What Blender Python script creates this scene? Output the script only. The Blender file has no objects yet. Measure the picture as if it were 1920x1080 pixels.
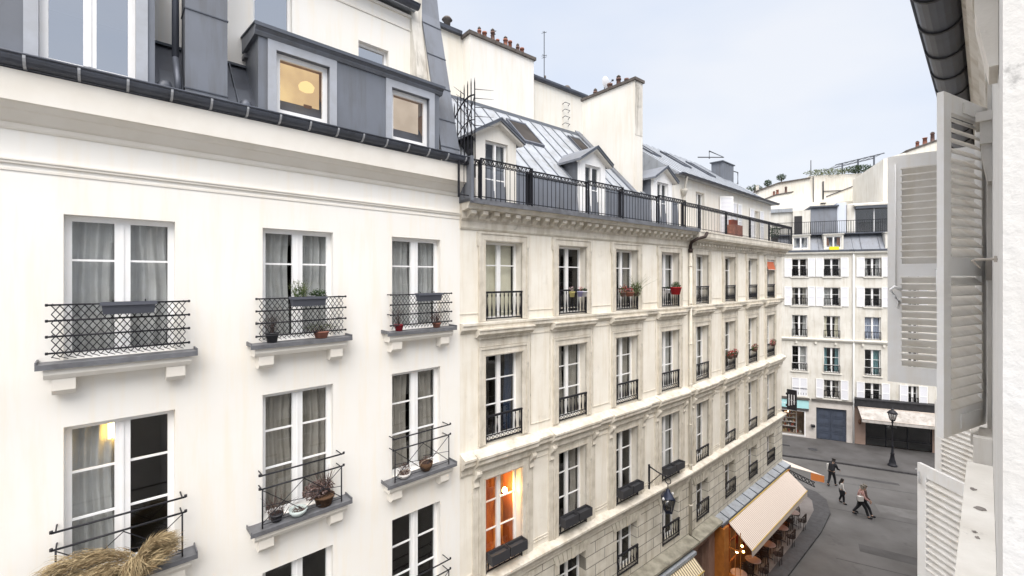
import bpy, bmesh, math, random
from mathutils import Vector, Matrix
random.seed(7)
R = math.radians
sc = bpy.context.scene
COL = sc.collection
CAMH = 13.0
# ------------------------------------------------------------------ camera
cd = bpy.data.cameras.new('camera'); cam = bpy.data.objects.new('camera', cd); COL.objects.link(cam)
cam.location = (0, 0, CAMH); cam.rotation_euler = (R(90), 0, 0)
cd.sensor_width = 36; cd.lens = 36 * 830 / 1920; cd.shift_y = -20 / 1920
cd.clip_start = 0.05; cd.clip_end = 3000
sc.camera = cam
# ------------------------------------------------------------------ light
SUN_EL = 50; SUN_DIR = Vector((-0.08, -0.99, 0)).normalized()
w = bpy.data.worlds.new('World'); sc.world = w; w.use_nodes = True
nt = w.node_tree; nt.nodes.clear()
N = nt.nodes.new; L = nt.links.new
out = N('ShaderNodeOutputWorld'); bg = N('ShaderNodeBackground'); sky = N('ShaderNodeTexSky')
sky.sky_type = 'NISHITA'; sky.sun_disc = False; sky.sun_elevation = R(SUN_EL)
sky.sun_rotation = math.atan2(SUN_DIR.x, SUN_DIR.y); sky.air_density = 1.0; sky.dust_density = 3.0
tc = N('ShaderNodeTexCoord'); mp = N('ShaderNodeMapping'); nz = N('ShaderNodeTexNoise'); cr = N('ShaderNodeValToRGB')
mp.inputs['Scale'].default_value = (1, 1, 2.6); nz.inputs['Scale'].default_value = 1.5; nz.inputs['Detail'].default_value = 4
cr.color_ramp.elements[0].position = 0.36; cr.color_ramp.elements[0].color = (2.78, 3.12, 3.76, 1)
cr.color_ramp.elements[1].position = 0.66; cr.color_ramp.elements[1].color = (3.5, 3.6, 3.82, 1)
mix = N('ShaderNodeMixRGB'); mix.inputs[0].default_value = 0.93
L(tc.outputs['Generated'], mp.inputs[0]); L(mp.outputs[0], nz.inputs['Vector']); L(nz.outputs['Fac'], cr.inputs[0])
L(sky.outputs[0], mix.inputs[1]); L(cr.outputs[0], mix.inputs[2]); # sky overhead, out of view, is brightened to light the facades and shutters
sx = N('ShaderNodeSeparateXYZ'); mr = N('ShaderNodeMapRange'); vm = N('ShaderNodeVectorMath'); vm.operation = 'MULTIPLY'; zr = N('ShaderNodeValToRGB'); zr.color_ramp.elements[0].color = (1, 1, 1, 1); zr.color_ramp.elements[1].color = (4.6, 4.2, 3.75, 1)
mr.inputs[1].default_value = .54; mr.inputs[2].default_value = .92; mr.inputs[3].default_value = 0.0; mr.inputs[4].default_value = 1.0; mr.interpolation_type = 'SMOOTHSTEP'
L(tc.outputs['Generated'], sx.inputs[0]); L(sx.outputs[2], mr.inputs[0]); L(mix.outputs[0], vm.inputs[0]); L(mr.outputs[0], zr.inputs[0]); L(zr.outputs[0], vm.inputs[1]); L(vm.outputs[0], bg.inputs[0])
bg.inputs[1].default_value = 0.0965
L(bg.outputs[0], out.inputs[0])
sd = bpy.data.lights.new('sun', 'SUN'); so = bpy.data.objects.new('sun', sd); COL.objects.link(so)
sd.energy = 1.1; sd.angle = R(50); sd.color = (1.0, 0.97, 0.93)
dv = SUN_DIR * math.cos(R(SUN_EL)) + Vector((0, 0, math.sin(R(SUN_EL))))
so.rotation_euler = dv.to_track_quat('Z', 'Y').to_euler(); so.location = (0, -20, 60)
sc.view_settings.view_transform = 'Standard'; sc.view_settings.look = 'None'
sc.view_settings.exposure = 1.42; sc.view_settings.gamma = 1.0
try: sc.cycles.use_denoising = True
except Exception: pass

# ------------------------------------------------------------------ materials
MATS = {}
def mat(name, col, rough=.8, metal=0, var=.0, scale=3., bump=0., streak=0., brick=None, dirt=None, spec=.3):
    if name in MATS: return MATS[name]
    m = bpy.data.materials.new(name); m.use_nodes = True; t = m.node_tree; n = t.nodes; b = n['Principled BSDF']
    b.inputs['Roughness'].default_value = rough; b.inputs['Metallic'].default_value = metal
    b.inputs['Specular IOR Level'].default_value = spec
    c4 = (*col, 1); b.inputs['Base Color'].default_value = c4
    cur = None; bumps = []
    co = n.new('ShaderNodeTexCoord')
    def noise(sc_, det, vec=None, rough_=.55):
        q = n.new('ShaderNodeTexNoise'); q.inputs['Scale'].default_value = sc_; q.inputs['Detail'].default_value = det
        q.inputs['Roughness'].default_value = rough_; t.links.new(vec or co.outputs['Object'], q.inputs['Vector']); return q
    def mul(a, f, lo, hi, p0, p1):      # multiply colour a by ramp(f)
        r = n.new('ShaderNodeValToRGB'); r.color_ramp.elements[0].position = p0; r.color_ramp.elements[1].position = p1
        r.color_ramp.elements[0].color = (*lo, 1); r.color_ramp.elements[1].color = (*hi, 1); t.links.new(f, r.inputs[0])
        x = n.new('ShaderNodeMixRGB'); x.blend_type = 'MULTIPLY'; x.inputs[0].default_value = 1
        if a is None: x.inputs[1].default_value = c4
        else: t.links.new(a, x.inputs[1])
        t.links.new(r.outputs[0], x.inputs[2]); return x.outputs[0]
    if brick:
        mpx = n.new('ShaderNodeCombineXYZ'); sp = n.new('ShaderNodeSeparateXYZ')
        t.links.new(co.outputs['Object'], sp.inputs[0]); t.links.new(sp.outputs[0], mpx.inputs[0]); t.links.new(sp.outputs[2], mpx.inputs[1])
        bt = n.new('ShaderNodeTexBrick'); bt.inputs['Scale'].default_value = 1
        bt.inputs['Brick Width'].default_value = brick[0]; bt.inputs['Row Height'].default_value = brick[1]
        bt.inputs['Mortar Size'].default_value = brick[2]; bt.inputs['Mortar Smooth'].default_value = .1
        bt.inputs['Color1'].default_value = c4; bt.inputs['Color2'].default_value = (*[x * .9 for x in col], 1)
        bt.inputs['Mortar'].default_value = (*[x * brick[3] for x in col], 1)
        t.links.new(mpx.outputs[0], bt.inputs['Vector']); cur = bt.outputs['Color']
        iv = n.new('ShaderNodeMath'); iv.operation = 'SUBTRACT'; iv.inputs[0].default_value = 1; t.links.new(bt.outputs['Fac'], iv.inputs[1]); bumps.append((iv.outputs[0], .6, .03))
    if var:
        q = noise(scale, 6); v = 1 - var
        cur = mul(cur, q.outputs['Fac'], (v, v * .985, v * .96), (1, 1, 1), .35, .62)
    if streak:
        m2 = n.new('ShaderNodeMapping'); m2.inputs['Scale'].default_value = (5, 5, .45); t.links.new(co.outputs['Object'], m2.inputs[0])
        q = noise(1.0, 5, m2.outputs[0], .65); v = 1 - streak
        cur = mul(cur, q.outputs['Fac'], (v, v * .97, v * .92), (1, 1, 1), .34, .52)
    if dirt:
        q = noise(dirt[1], 8, None, .7); v = 1 - dirt[0]
        cur = mul(cur, q.outputs['Fac'], (v, v, v), (1, 1, 1), .32, .42)
    if cur is not None: t.links.new(cur, b.inputs['Base Color'])
    if bump:
        q = noise(scale * 14, 5); bumps.append((q.outputs['Fac'], bump, .01))
    prev = None
    for f, s, dist in bumps:
        bp = n.new('ShaderNodeBump'); bp.inputs['Strength'].default_value = s; bp.inputs['Distance'].default_value = dist
        t.links.new(f, bp.inputs['Height'])
        if prev: t.links.new(prev, bp.inputs['Normal'])
        prev = bp.outputs[0]
    if prev: t.links.new(prev, b.inputs['Normal'])
    MATS[name] = m; return m
def emis(name, col, s):
    if name in MATS: return MATS[name]
    m = bpy.data.materials.new(name); m.use_nodes = True; t = m.node_tree; t.nodes.clear()
    e = t.nodes.new('ShaderNodeEmission'); e.inputs[0].default_value = (*col, 1); e.inputs[1].default_value = s
    o = t.nodes.new('ShaderNodeOutputMaterial'); t.links.new(e.outputs[0], o.inputs[0]); MATS[name] = m; return m
def glow_mat(name, c0, c1, s, scale, stretch=(1, 1, 1)):      # emissive sheet or blind: a window's lamplight is put into its colour
    m = emis(name, c0, s); t = m.node_tree; n = t.nodes; e = [x for x in n if x.type == 'EMISSION'][0]
    co = n.new('ShaderNodeTexCoord'); mp_ = n.new('ShaderNodeMapping'); mp_.inputs['Scale'].default_value = stretch; q = n.new('ShaderNodeTexNoise'); q.inputs['Scale'].default_value = scale; q.inputs['Detail'].default_value = 3
    r = n.new('ShaderNodeValToRGB'); r.color_ramp.elements[0].position = .35; r.color_ramp.elements[1].position = .66; r.color_ramp.elements[0].color = (*c0, 1); r.color_ramp.elements[1].color = (*c1, 1)
    t.links.new(co.outputs['Object'], mp_.inputs[0]); t.links.new(mp_.outputs[0], q.inputs['Vector']); t.links.new(q.outputs['Fac'], r.inputs[0]); t.links.new(r.outputs[0], e.inputs[0]); return m
def glassm(name, tint=(.9, .93, .93), ior=1.5, base=0.04):
    m = bpy.data.materials.new(name); m.use_nodes = True; t = m.node_tree; t.nodes.clear()
    tr = t.nodes.new('ShaderNodeBsdfTransparent'); tr.inputs[0].default_value = (*tint, 1)
    g = t.nodes.new('ShaderNodeBsdfGlossy'); g.inputs['Roughness'].default_value = .02
    f = t.nodes.new('ShaderNodeFresnel'); f.inputs[0].default_value = ior
    a = t.nodes.new('ShaderNodeMath'); a.operation = 'ADD'; a.inputs[1].default_value = base; t.links.new(f.outputs[0], a.inputs[0])
    cl = t.nodes.new('ShaderNodeMath'); cl.operation = 'MINIMUM'; cl.inputs[1].default_value = 1; t.links.new(a.outputs[0], cl.inputs[0])
    gm_ = t.nodes.new('ShaderNodeNewGeometry'); iv = t.nodes.new('ShaderNodeMath'); iv.operation = 'SUBTRACT'; iv.inputs[0].default_value = 1; t.links.new(gm_.outputs['Backfacing'], iv.inputs[1])
    mu = t.nodes.new('ShaderNodeMath'); mu.operation = 'MULTIPLY'; t.links.new(cl.outputs[0], mu.inputs[0]); t.links.new(iv.outputs[0], mu.inputs[1])
    x = t.nodes.new('ShaderNodeMixShader'); t.links.new(mu.outputs[0], x.inputs[0]); t.links.new(tr.outputs[0], x.inputs[1]); t.links.new(g.outputs[0], x.inputs[2])
    o = t.nodes.new('ShaderNodeOutputMaterial'); t.links.new(x.outputs[0], o.inputs[0]); MATS[name] = m; return m
PLASTER = mat('white plaster', (.87, .85, .805), .9, var=.025, scale=.5, bump=.12, streak=.004)
PLASTRIM = mat('plaster trim', (.80, .765, .70), .85, var=.06, scale=2, bump=.08)
STONE = mat('cream limestone', (.83, .79, .705), .9, var=.08, scale=1.2, bump=.22, streak=.08, dirt=(.12, 1.7))
STONETRIM = mat('limestone moulding', (.70, .655, .57), .9, var=.2, scale=3, bump=.3, streak=.16, dirt=(.28, 4))
RUST = mat('rusticated limestone', (.72, .68, .59), .9, var=.2, scale=2, bump=.3, streak=.15, brick=(.86, .345, .013, .36))
LEDGE = mat('mossy stone ledge', (.33, .31, .25), .95, var=.4, scale=3, bump=.4, dirt=(.45, 2))
ZINC = mat('zinc cladding', (.185, .20, .23), .5, .25, var=.12, scale=1.2, streak=.14, bump=.05)
ZINCD = mat('dark zinc', (.10, .11, .135), .45, .35, var=.2, scale=2, streak=.1)
ZINCR = mat('zinc roofing', (.36, .385, .42), .6, .1, var=.16, scale=1.6, streak=.2, dirt=(.2, 3))
SILLZ = mat('sill zinc', (.19, .195, .21), .5, .3, var=.3, scale=5)
SEAM = mat('roof seam', (.10, .11, .13), .5, .3)
IRON = mat('black iron', (.018, .018, .022), .45, .2)
IRONG = mat('grey iron', (.05, .05, .055), .5, .2)
WHITE = mat('white paint', (.88, .88, .88), .45, var=.03, scale=3, spec=.5)
WHITEC = mat('white shutter paint', (.91, .905, .89), .5, var=.04, scale=5, spec=.4, bump=.05, streak=.04)
PUTTY = mat('shutter slat paint', (.86, .835, .79), .55, var=.10, scale=6, streak=.08)
GLASS = glassm('window glass', (.96, .97, .97), 1.5, .03); GLASSR = glassm('reflective glass', (.55, .58, .6), 1.9, .55); GLASSM = glassm('dark reflecting glass', (.6, .6, .6), 1.6, .08)
GLASSW = glassm('warm room glass', (.92, .92, .92), 1.35, .04)
CURT = mat('voile curtain', (.46, .46, .455), .95, var=.1, scale=4)
CURTB = mat('cream blind', (.74, .70, .56), .9, var=.05)
CURTT = mat('taupe curtain', (.34, .315, .28), .95, var=.15, scale=4)
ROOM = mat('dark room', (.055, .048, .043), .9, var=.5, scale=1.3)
ROOMW = mat('warm room wall', (.62, .40, .22), .9, var=.3, scale=1.5)
ROOMO = mat('orange room wall', (.50, .17, .05), .9, var=.4, scale=2)
WOODB = mat('bamboo blind', (.40, .13, .05), .8, var=.4, scale=8)
ASPH = mat('asphalt', (.125, .12, .116), .8, var=.35, scale=.35, bump=.5, dirt=(.25, .8))
ASPH2 = mat('pavement asphalt', (.098, .094, .093), .7, var=.3, scale=.8, bump=.3, dirt=(.2, .9))
PAVE = mat('terrace pavement', (.19, .17, .16), .6, var=.3, scale=.9, bump=.3, dirt=(.15, 1.5))
KERB = mat('granite kerb', (.07, .068, .07), .7, var=.3, scale=5, bump=.2)
TERRA = mat('terracotta', (.36, .16, .115), .8, var=.3, scale=9)
TERRAD = mat('sooty clay', (.22, .14, .12), .9, var=.4, scale=9)
SOOT = mat('chimney cap', (.13, .115, .105), .95, var=.4, scale=5)
SOOTW = mat('soot stained render', (.70, .67, .61), .9, var=.2, scale=1.5, streak=.45, dirt=(.4, 1.2))
PARTYW = mat('party wall render', (.79, .765, .71), .9, var=.06, scale=.6, streak=.05, bump=.1)
LEAF = mat('green leaf', (.07, .13, .035), .7, var=.4, scale=12); LEAF2 = mat('dark leaf', (.03, .055, .02), .7)
LEAFO = mat('olive leaf', (.12, .14, .06), .7); DRY = mat('dried petal', (.17, .11, .095), .9, var=.5, scale=20)
DRY2 = mat('dried stalk', (.085, .05, .04), .9); RED = mat('red petal', (.42, .02, .025), .6); PINK = mat('pink petal', (.5, .1, .13), .7)
PAMPAS = mat('pampas plume', (.46, .36, .21), .9, var=.35, scale=25); PAMPAS2 = mat('brown pampas', (.27, .19, .10), .9, var=.3, scale=20)  # second tone: darker brown for the leaves and stems
AWN = mat('cream awning canvas', (.70, .61, .53), .85, var=.05, scale=2)
ORANGE = mat('orange painted wood', (.42, .15, .03), .5, var=.25, scale=5)
REDP = mat('red painted panel', (.20, .03, .015), .5, var=.4, scale=4)
def striped(name, a, b, period, axis=0, duty=.5):
    m = mat(name, a, .85); t = m.node_tree; n = t.nodes; co = n.new('ShaderNodeTexCoord'); sp = n.new('ShaderNodeSeparateXYZ')
    t.links.new(co.outputs['Object'], sp.inputs[0]); d = n.new('ShaderNodeMath'); d.operation = 'DIVIDE'; d.inputs[1].default_value = period
    f = n.new('ShaderNodeMath'); f.operation = 'FRACT'; g = n.new('ShaderNodeMath'); g.operation = 'GREATER_THAN'; g.inputs[1].default_value = duty
    t.links.new(sp.outputs[axis], d.inputs[0]); t.links.new(d.outputs[0], f.inputs[0]); t.links.new(f.outputs[0], g.inputs[0])
    x = n.new('ShaderNodeMixRGB'); x.inputs[1].default_value = (*a, 1); x.inputs[2].default_value = (*b, 1)
    t.links.new(g.outputs[0], x.inputs[0]); t.links.new(x.outputs[0], n['Principled BSDF'].inputs['Base Color']); return m
AWNS = striped('pinstriped awning canvas', (.76, .67, .59), (.46, .36, .30), .12, 0, .62)
AWNY = striped('striped awning canvas', (.72, .62, .42), (.16, .12, .09), .12, 0, .62)
BLIND = striped('closed louvres', (.80, .80, .83), (.56, .57, .61), .06, 2, .55)

# ------------------------------------------------------------------ mesh builder
class MB:
    def __init__(s, S=-1, dh=CAMH): s.v = []; s.f = []; s.m = []; s.S = S; s.dh = dh; s.mi = 0; s.sm = []; s.pr = []
    def P(s, t, p, h): return (t, s.S * p, h + s.dh)
    def face(s, pts, smooth=False):
        i = len(s.v); s.v += [s.P(*q) for q in pts]; s.f.append(tuple(range(i, i + len(pts)))); s.m.append(s.mi); s.sm.append(smooth)
    def box(s, t0, t1, p0, p1, h0, h1):
        s.prism([(t0, h0), (t1, h0), (t1, h1), (t0, h1)], p0, p1)
    def hexa(s, c):   # 8 corners bottom 4 then top 4
        i = len(s.v); s.v += [s.P(*q) for q in c]
        for q in ((0, 3, 2, 1), (4, 5, 6, 7), (0, 1, 5, 4), (1, 2, 6, 5), (2, 3, 7, 6), (3, 0, 4, 7)):
            s.f.append(tuple(i + k for k in q)); s.m.append(s.mi); s.sm.append(False)
    def prism(s, poly, p0, p1):     # poly in (t,h) extruded in p
        s._ext([(t, p0, h) for t, h in poly], [(t, p1, h) for t, h in poly])
    def prof(s, poly, t0, t1):      # poly in (p,h) extruded along t
        s._ext([(t0, p, h) for p, h in poly], [(t1, p, h) for p, h in poly])
    def plan(s, poly, h0, h1):      # poly in (t,p) extruded in h
        s._ext([(t, p, h0) for t, p in poly], [(t, p, h1) for t, p in poly])
    def _ext(s, a, b):
        s.pr.append((len(s.v), len(s.f))); n = len(a); i = len(s.v); s.v += [s.P(*q) for q in a] + [s.P(*q) for q in b]
        fs = [tuple(range(i, i + n))[::-1], tuple(range(i + n, i + 2 * n))]
        fs += [(i + k, i + (k + 1) % n, i + n + (k + 1) % n, i + n + k) for k in range(n)]
        for q in fs: s.f.append(q); s.m.append(s.mi); s.sm.append(False)
    def tube(s, pts, r, n=6, r1=None, caps=True):
        s.pr.append((len(s.v), len(s.f))); V = [Vector(s.P(*q)) for q in pts]; rings = []; K = len(V)
        for k, c in enumerate(V):
            d = (V[min(k + 1, K - 1)] - V[max(k - 1, 0)]); d = d.normalized() if d.length > 1e-9 else Vector((0, 0, 1))
            u = d.cross(Vector((0, 0, 1)) if abs(d.z) < .95 else Vector((1, 0, 0))).normalized(); w_ = d.cross(u)
            rr = r if r1 is None else r + (r1 - r) * k / (K - 1)
            i = len(s.v); rings.append(i)
            s.v += [tuple(c + (u * math.cos(2 * math.pi * j / n) + w_ * math.sin(2 * math.pi * j / n)) * rr) for j in range(n)]
        for a, b in zip(rings, rings[1:]):
            for j in range(n):
                s.f.append((a + j, a + (j + 1) % n, b + (j + 1) % n, b + j)); s.m.append(s.mi); s.sm.append(n > 5)
        if caps:
            s.f.append(tuple(rings[0] + j for j in range(n))[::-1]); s.m.append(s.mi); s.sm.append(False)
            s.f.append(tuple(rings[-1] + j for j in range(n))); s.m.append(s.mi); s.sm.append(False)
    def lathe(s, c, prof, n=14):    # prof [(r,h)] relative to c=(t,p,h)
        s.pr.append((len(s.v), len(s.f))); rings = []
        for r, h in prof:
            i = len(s.v); rings.append(i)
            s.v += [s.P(c[0] + r * math.cos(2 * math.pi * j / n), c[1] + r * math.sin(2 * math.pi * j / n), c[2] + h) for j in range(n)]
        for a, b in zip(rings, rings[1:]):
            for j in range(n): s.f.append((a + j, a + (j + 1) % n, b + (j + 1) % n, b + j)); s.m.append(s.mi); s.sm.append(True)
        for a, rv in ((rings[0], True), (rings[-1], False)):
            q = tuple(a + j for j in range(n)); s.f.append(q[::-1] if rv else q); s.m.append(s.mi); s.sm.append(False)
    def leaves(s, c, rad, n, size, up=0):
        for _ in range(n):
            while True:
                q = Vector((random.uniform(-1, 1), random.uniform(-1, 1), random.uniform(-1, 1)))
                if q.length <= 1: break
            q = Vector((c[0] + q.x * rad[0], c[1] + q.y * rad[1], c[2] + q.z * rad[2]))
            a = Vector((random.gauss(0, 1), random.gauss(0, 1), random.gauss(0, 1) + up)).normalized() * size * random.uniform(.6, 1.4)
            b = a.cross(Vector((random.gauss(0, 1), random.gauss(0, 1), random.gauss(0, 1)))).normalized() * size * .38
            s.face([q - a, q + b, q + a, q - b])
    def mesh(s, name, mats, bevel=0):
        me = bpy.data.meshes.new(name); me.from_pydata(s.v, [], s.f)
        for m in (mats if isinstance(mats, (list, tuple)) else [mats]): me.materials.append(m)
        me.polygons.foreach_set('material_index', s.m); me.polygons.foreach_set('use_smooth', s.sm)
        bm = bmesh.new(); bm.from_mesh(me); bmesh.ops.recalc_face_normals(bm, faces=bm.faces); bm.to_mesh(me); bm.free()
        me.update(); return me
    def build(s, name, mats, parent=None, loc=None):
        return place(s.mesh(name, mats), name, parent, loc)
def each(mb, name, mats, parent=None):      # every primitive a part of its own
    ends = mb.pr[1:] + [(len(mb.v), len(mb.f))]
    for (v0, f0), (v1, f1) in zip(mb.pr, ends):
        b = MB(mb.S, mb.dh); b.v = mb.v[v0:v1]; b.f = [tuple(i - v0 for i in f) for f in mb.f[f0:f1]]; b.m = mb.m[f0:f1]; b.sm = mb.sm[f0:f1]
        b.build(name, mats, parent)
def place(me, name, parent=None, loc=None, rz=0):
    o = bpy.data.objects.new(name, me); COL.objects.link(o)
    if parent: o.parent = parent
    if loc: o.location = loc
    if rz: o.rotation_euler[2] = rz
    return o
def thing(name, label, cat, loc=(0, 0, 0), rz=0, group=None):
    o = bpy.data.objects.new(name, None); o.empty_display_size = .3; COL.objects.link(o); o.location = loc; o.rotation_euler[2] = rz
    return tag(o, label, cat, group)
def tag(o, label, cat, group=None):
    o['label'] = label; o['category'] = cat
    if group: o['group'] = group
    return o
def struct(o): o['kind'] = 'structure'; return o
class Fr:   # a facade frame: origin on the facade, ex along it
    def __init__(s, ox, oy, sa, ca, S=-1): s.o = (ox, oy); s.sa = sa; s.ca = ca; s.S = S; s.th = math.atan2(ca, sa)
    def W(s, t, p, z=0):
        y = s.S * p; return (s.o[0] + t * s.sa - y * s.ca, s.o[1] + t * s.ca + y * s.sa, z)
def fr(xv, ox, oy, S=-1):
    a = math.atan((xv - 960) / 830); return Fr(ox, oy, math.sin(a), math.cos(a), S)
FA = fr(1850, -1.2008, 10.1705); FB = fr(1975, -1.2012, 10.1737); FC = fr(1880, 6.5725, 16.5309)
FO = fr(1850, 3.313, 3.056, +1)
FD = Fr(24.3, 35.4, .921, -.39)

def facade(mb, t0, t1, h0, h1, holes, p=0., reveal=.22):
    ts = sorted({t0, t1} | {x for a in holes for x in (a[0], a[1])}); hs = sorted({h0, h1} | {x for a in holes for x in (a[2], a[3])})
    ts = [x for x in ts if t0 <= x <= t1]; hs = [x for x in hs if h0 <= x <= h1]
    for a, b in zip(ts, ts[1:]):
        for c, d in zip(hs, hs[1:]):
            mt, mh = (a + b) / 2, (c + d) / 2
            if any(q[0] < mt < q[1] and q[2] < mh < q[3] for q in holes): continue
            mb.face([(a, p, c), (b, p, c), (b, p, d), (a, p, d)])
    for a, b, c, d in holes:
        q = p - reveal
        mb.face([(a, p, c), (a, q, c), (a, q, d), (a, p, d)]); mb.face([(b, p, c), (b, q, c), (b, q, d), (b, p, d)])
        mb.face([(a, p, c), (b, p, c), (b, q, c), (a, q, c)]); mb.face([(a, p, d), (b, p, d), (b, q, d), (a, q, d)])
def shell(mb, t0, t1, pb, h0, h1, p=0.):   # sides, back, top of a building body
    mb.face([(t0, p, h0), (t0, pb, h0), (t0, pb, h1), (t0, p, h1)]); mb.face([(t1, p, h0), (t1, pb, h0), (t1, pb, h1), (t1, p, h1)])
    mb.face([(t0, pb, h0), (t1, pb, h0), (t1, pb, h1), (t0, pb, h1)]); mb.face([(t0, p, h1), (t1, p, h1), (t1, pb, h1), (t0, pb, h1)])

# ---------------------------------------------------------------- windows (shared meshes)
CACHE = {}
def cached(key, fn):
    if key not in CACHE: CACHE[key] = fn()
    return CACHE[key]
def m_frame(w, h, bars, mull, st=.07):
    b = MB(-1, 0); D = .055
    b.box(0, st, -D, 0, 0, h); b.box(w - st, w, -D, 0, 0, h); b.box(st, w - st, -D, 0, h - st, h); b.box(st, w - st, -D, 0, 0, st * 1.3)
    c = w / 2
    if mull: b.box(c - mull / 2, c + mull / 2, -D, .012, st * 1.3, h - st); b.box(c - .014, c + .014, .012, .026, st * 1.3, h - st)
    segs = [(st, c - mull / 2), (c + mull / 2, w - st)] if mull else [(st, w - st)]
    for a, e in segs:
        for k in bars: b.box(a, e, -.04, -.008, k * h - .014, k * h + .014)
    return b.mesh('window', WHITE)
def m_pane(w, h):
    b = MB(-1, 0); b.box(.03, w - .03, -.03, -.024, .03, h - .03); return b.mesh('pane', GLASS)
def m_curt(w, h, kind, seed):
    rr = random.Random(seed); b = MB(-1, 0)
    if kind == 'blind': b.box(.05, w - .05, -.16, -.15, .05, h - .03); return b
    spans = {'full': [(.04, w * .5), (w * .5, w - .04)], 'left': [(.04, w * .48)], 'right': [(w * .55, w - .04)], 'sides': [(.04, w * .26), (w * .74, w - .04)], 'gap': [(.04, w * .40), (w * .53, w - .04)]}[kind]
    for a, e in spans:
        K = int((e - a) / .02); ph = rr.uniform(0, 6); rows = 6; prev = None
        for j in range(rows + 1):
            z = .05 + (h - .08) * j / rows; row = []
            for k in range(K + 1):
                x = a + (e - a) * k / K
                row.append((x + .02 * math.sin(j * .9 + ph), -.15 - .03 * math.sin(x * 46 + ph + .5 * math.sin(j + x * 9)) - .018 * math.sin(x * 19 + j * .5 + ph), z))
            if prev:
                for k in range(K): b.face([prev[k], prev[k + 1], row[k + 1], row[k]], True)
            prev = row
    return b
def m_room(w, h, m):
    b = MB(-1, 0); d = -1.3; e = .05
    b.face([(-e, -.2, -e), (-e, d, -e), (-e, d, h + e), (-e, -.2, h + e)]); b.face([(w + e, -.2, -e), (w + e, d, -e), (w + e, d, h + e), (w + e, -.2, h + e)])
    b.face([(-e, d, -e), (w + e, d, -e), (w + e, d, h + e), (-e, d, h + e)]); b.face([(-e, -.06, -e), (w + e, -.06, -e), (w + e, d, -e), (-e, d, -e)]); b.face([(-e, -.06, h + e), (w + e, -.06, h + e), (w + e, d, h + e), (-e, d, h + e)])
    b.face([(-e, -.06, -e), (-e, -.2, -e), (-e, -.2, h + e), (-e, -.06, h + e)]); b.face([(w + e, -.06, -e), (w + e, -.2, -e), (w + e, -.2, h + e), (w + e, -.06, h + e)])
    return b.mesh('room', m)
WID = [0]
def window(par, t, h0, w, h, bars=(.68,), mull=.13, curt=None, cm=None, room=None, reveal=.2, p=0., glass=None, S=-1, st=.07, name='window'):
    WID[0] += 1; w = round(w, 3); h = round(h, 3)
    fm = cached(('f', w, h, bars, mull, st), lambda: m_frame(w, h, bars, mull, st))
    if S < 0: o = place(fm, name, par, (t, -(p - reveal), h0 + CAMH))
    else: o = place(fm, name, par, (t + w, (p - reveal), h0 + CAMH), math.pi)
    pm = cached(('p', w, h, glass), lambda: (lambda me: (me.materials.clear(), me.materials.append(glass or GLASS), me)[2])(m_pane(w, h)))
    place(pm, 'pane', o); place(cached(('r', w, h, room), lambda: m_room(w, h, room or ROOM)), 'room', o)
    if curt:
        sd_ = WID[0] % 3; cm = cm or CURT
        place(cached(('c', w, h, curt, sd_, cm), lambda: m_curt(w, h, curt, sd_ * 11 + 3).mesh('curtain', cm)), 'blind' if curt == 'blind' else 'curtain', o)
    return o
def sub(me, name, par, loc=None): return place(me, name, par, loc)

# cast-iron balcony panel: origin left end of opening, y=0 facade plane
def m_rail(w, h, nb, frieze=True, p=.04, thick=.03, top=.035):
    b = MB(-1, 0); b.box(0, w, p - .015, p + top, h - .045, h); b.box(0, w, p - .01, p + .02, .03, .06)
    b.box(0, .025, p - .01, p + .025, 0, h - .045); b.box(w - .025, w, p - .01, p + .025, 0, h - .045)
    z0 = .06
    if frieze:
        b.box(0, w, p - .005, p + .015, .16, .18); K = max(4, int(w / .11)); z0 = .18
        for k in range(K):
            c = w * (k + .5) / K
            b.tube([(c + .042 * math.cos(a * math.pi / 4), p + .005, .11 + .042 * math.sin(a * math.pi / 4)) for a in range(9)], .009, 4)
    for k in range(nb):
        c = w * (k + .5) / nb; r = thick / 2; zt = h - .045
        b.lathe((c, p + .005, z0), [(r * .5, 0), (r * 1.5, (zt - z0) * .12), (r * 1.6, (zt - z0) * .3), (r * .6, (zt - z0) * .6), (r * .5, (zt - z0) * .8), (r * 1.3, (zt - z0) * .9), (r * .6, zt - z0)], 6)
    return b.mesh('railing', IRON)
def add_planter_boxes(par, w, h):
    for k in range(2):
        b = MB(-1, 0); x0 = w * k / 2 + .02; x1 = w * (k + 1) / 2 - .02
        for a in ((x0, x1, .06, .075, h - .2, h + .02), (x0, x1, .26, .275, h - .2, h + .02), (x0, x0 + .015, .075, .26, h - .2, h + .02), (x1 - .015, x1, .075, .26, h - .2, h + .02), (x0, x1, .06, .275, h - .215, h - .2), (x0 + .015, x1 - .015, .075, .26, h - .2, h - .05)): b.box(*a)
        b.build('planter_box', IRONG, par)

def moulding(mb, t0, t1, rows):     # rows: (h0,h1,proj)
    for h0, h1, pr in rows: mb.box(t0, t1, -.05, pr, h0, h1)
print('materials and helpers ready')
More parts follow.
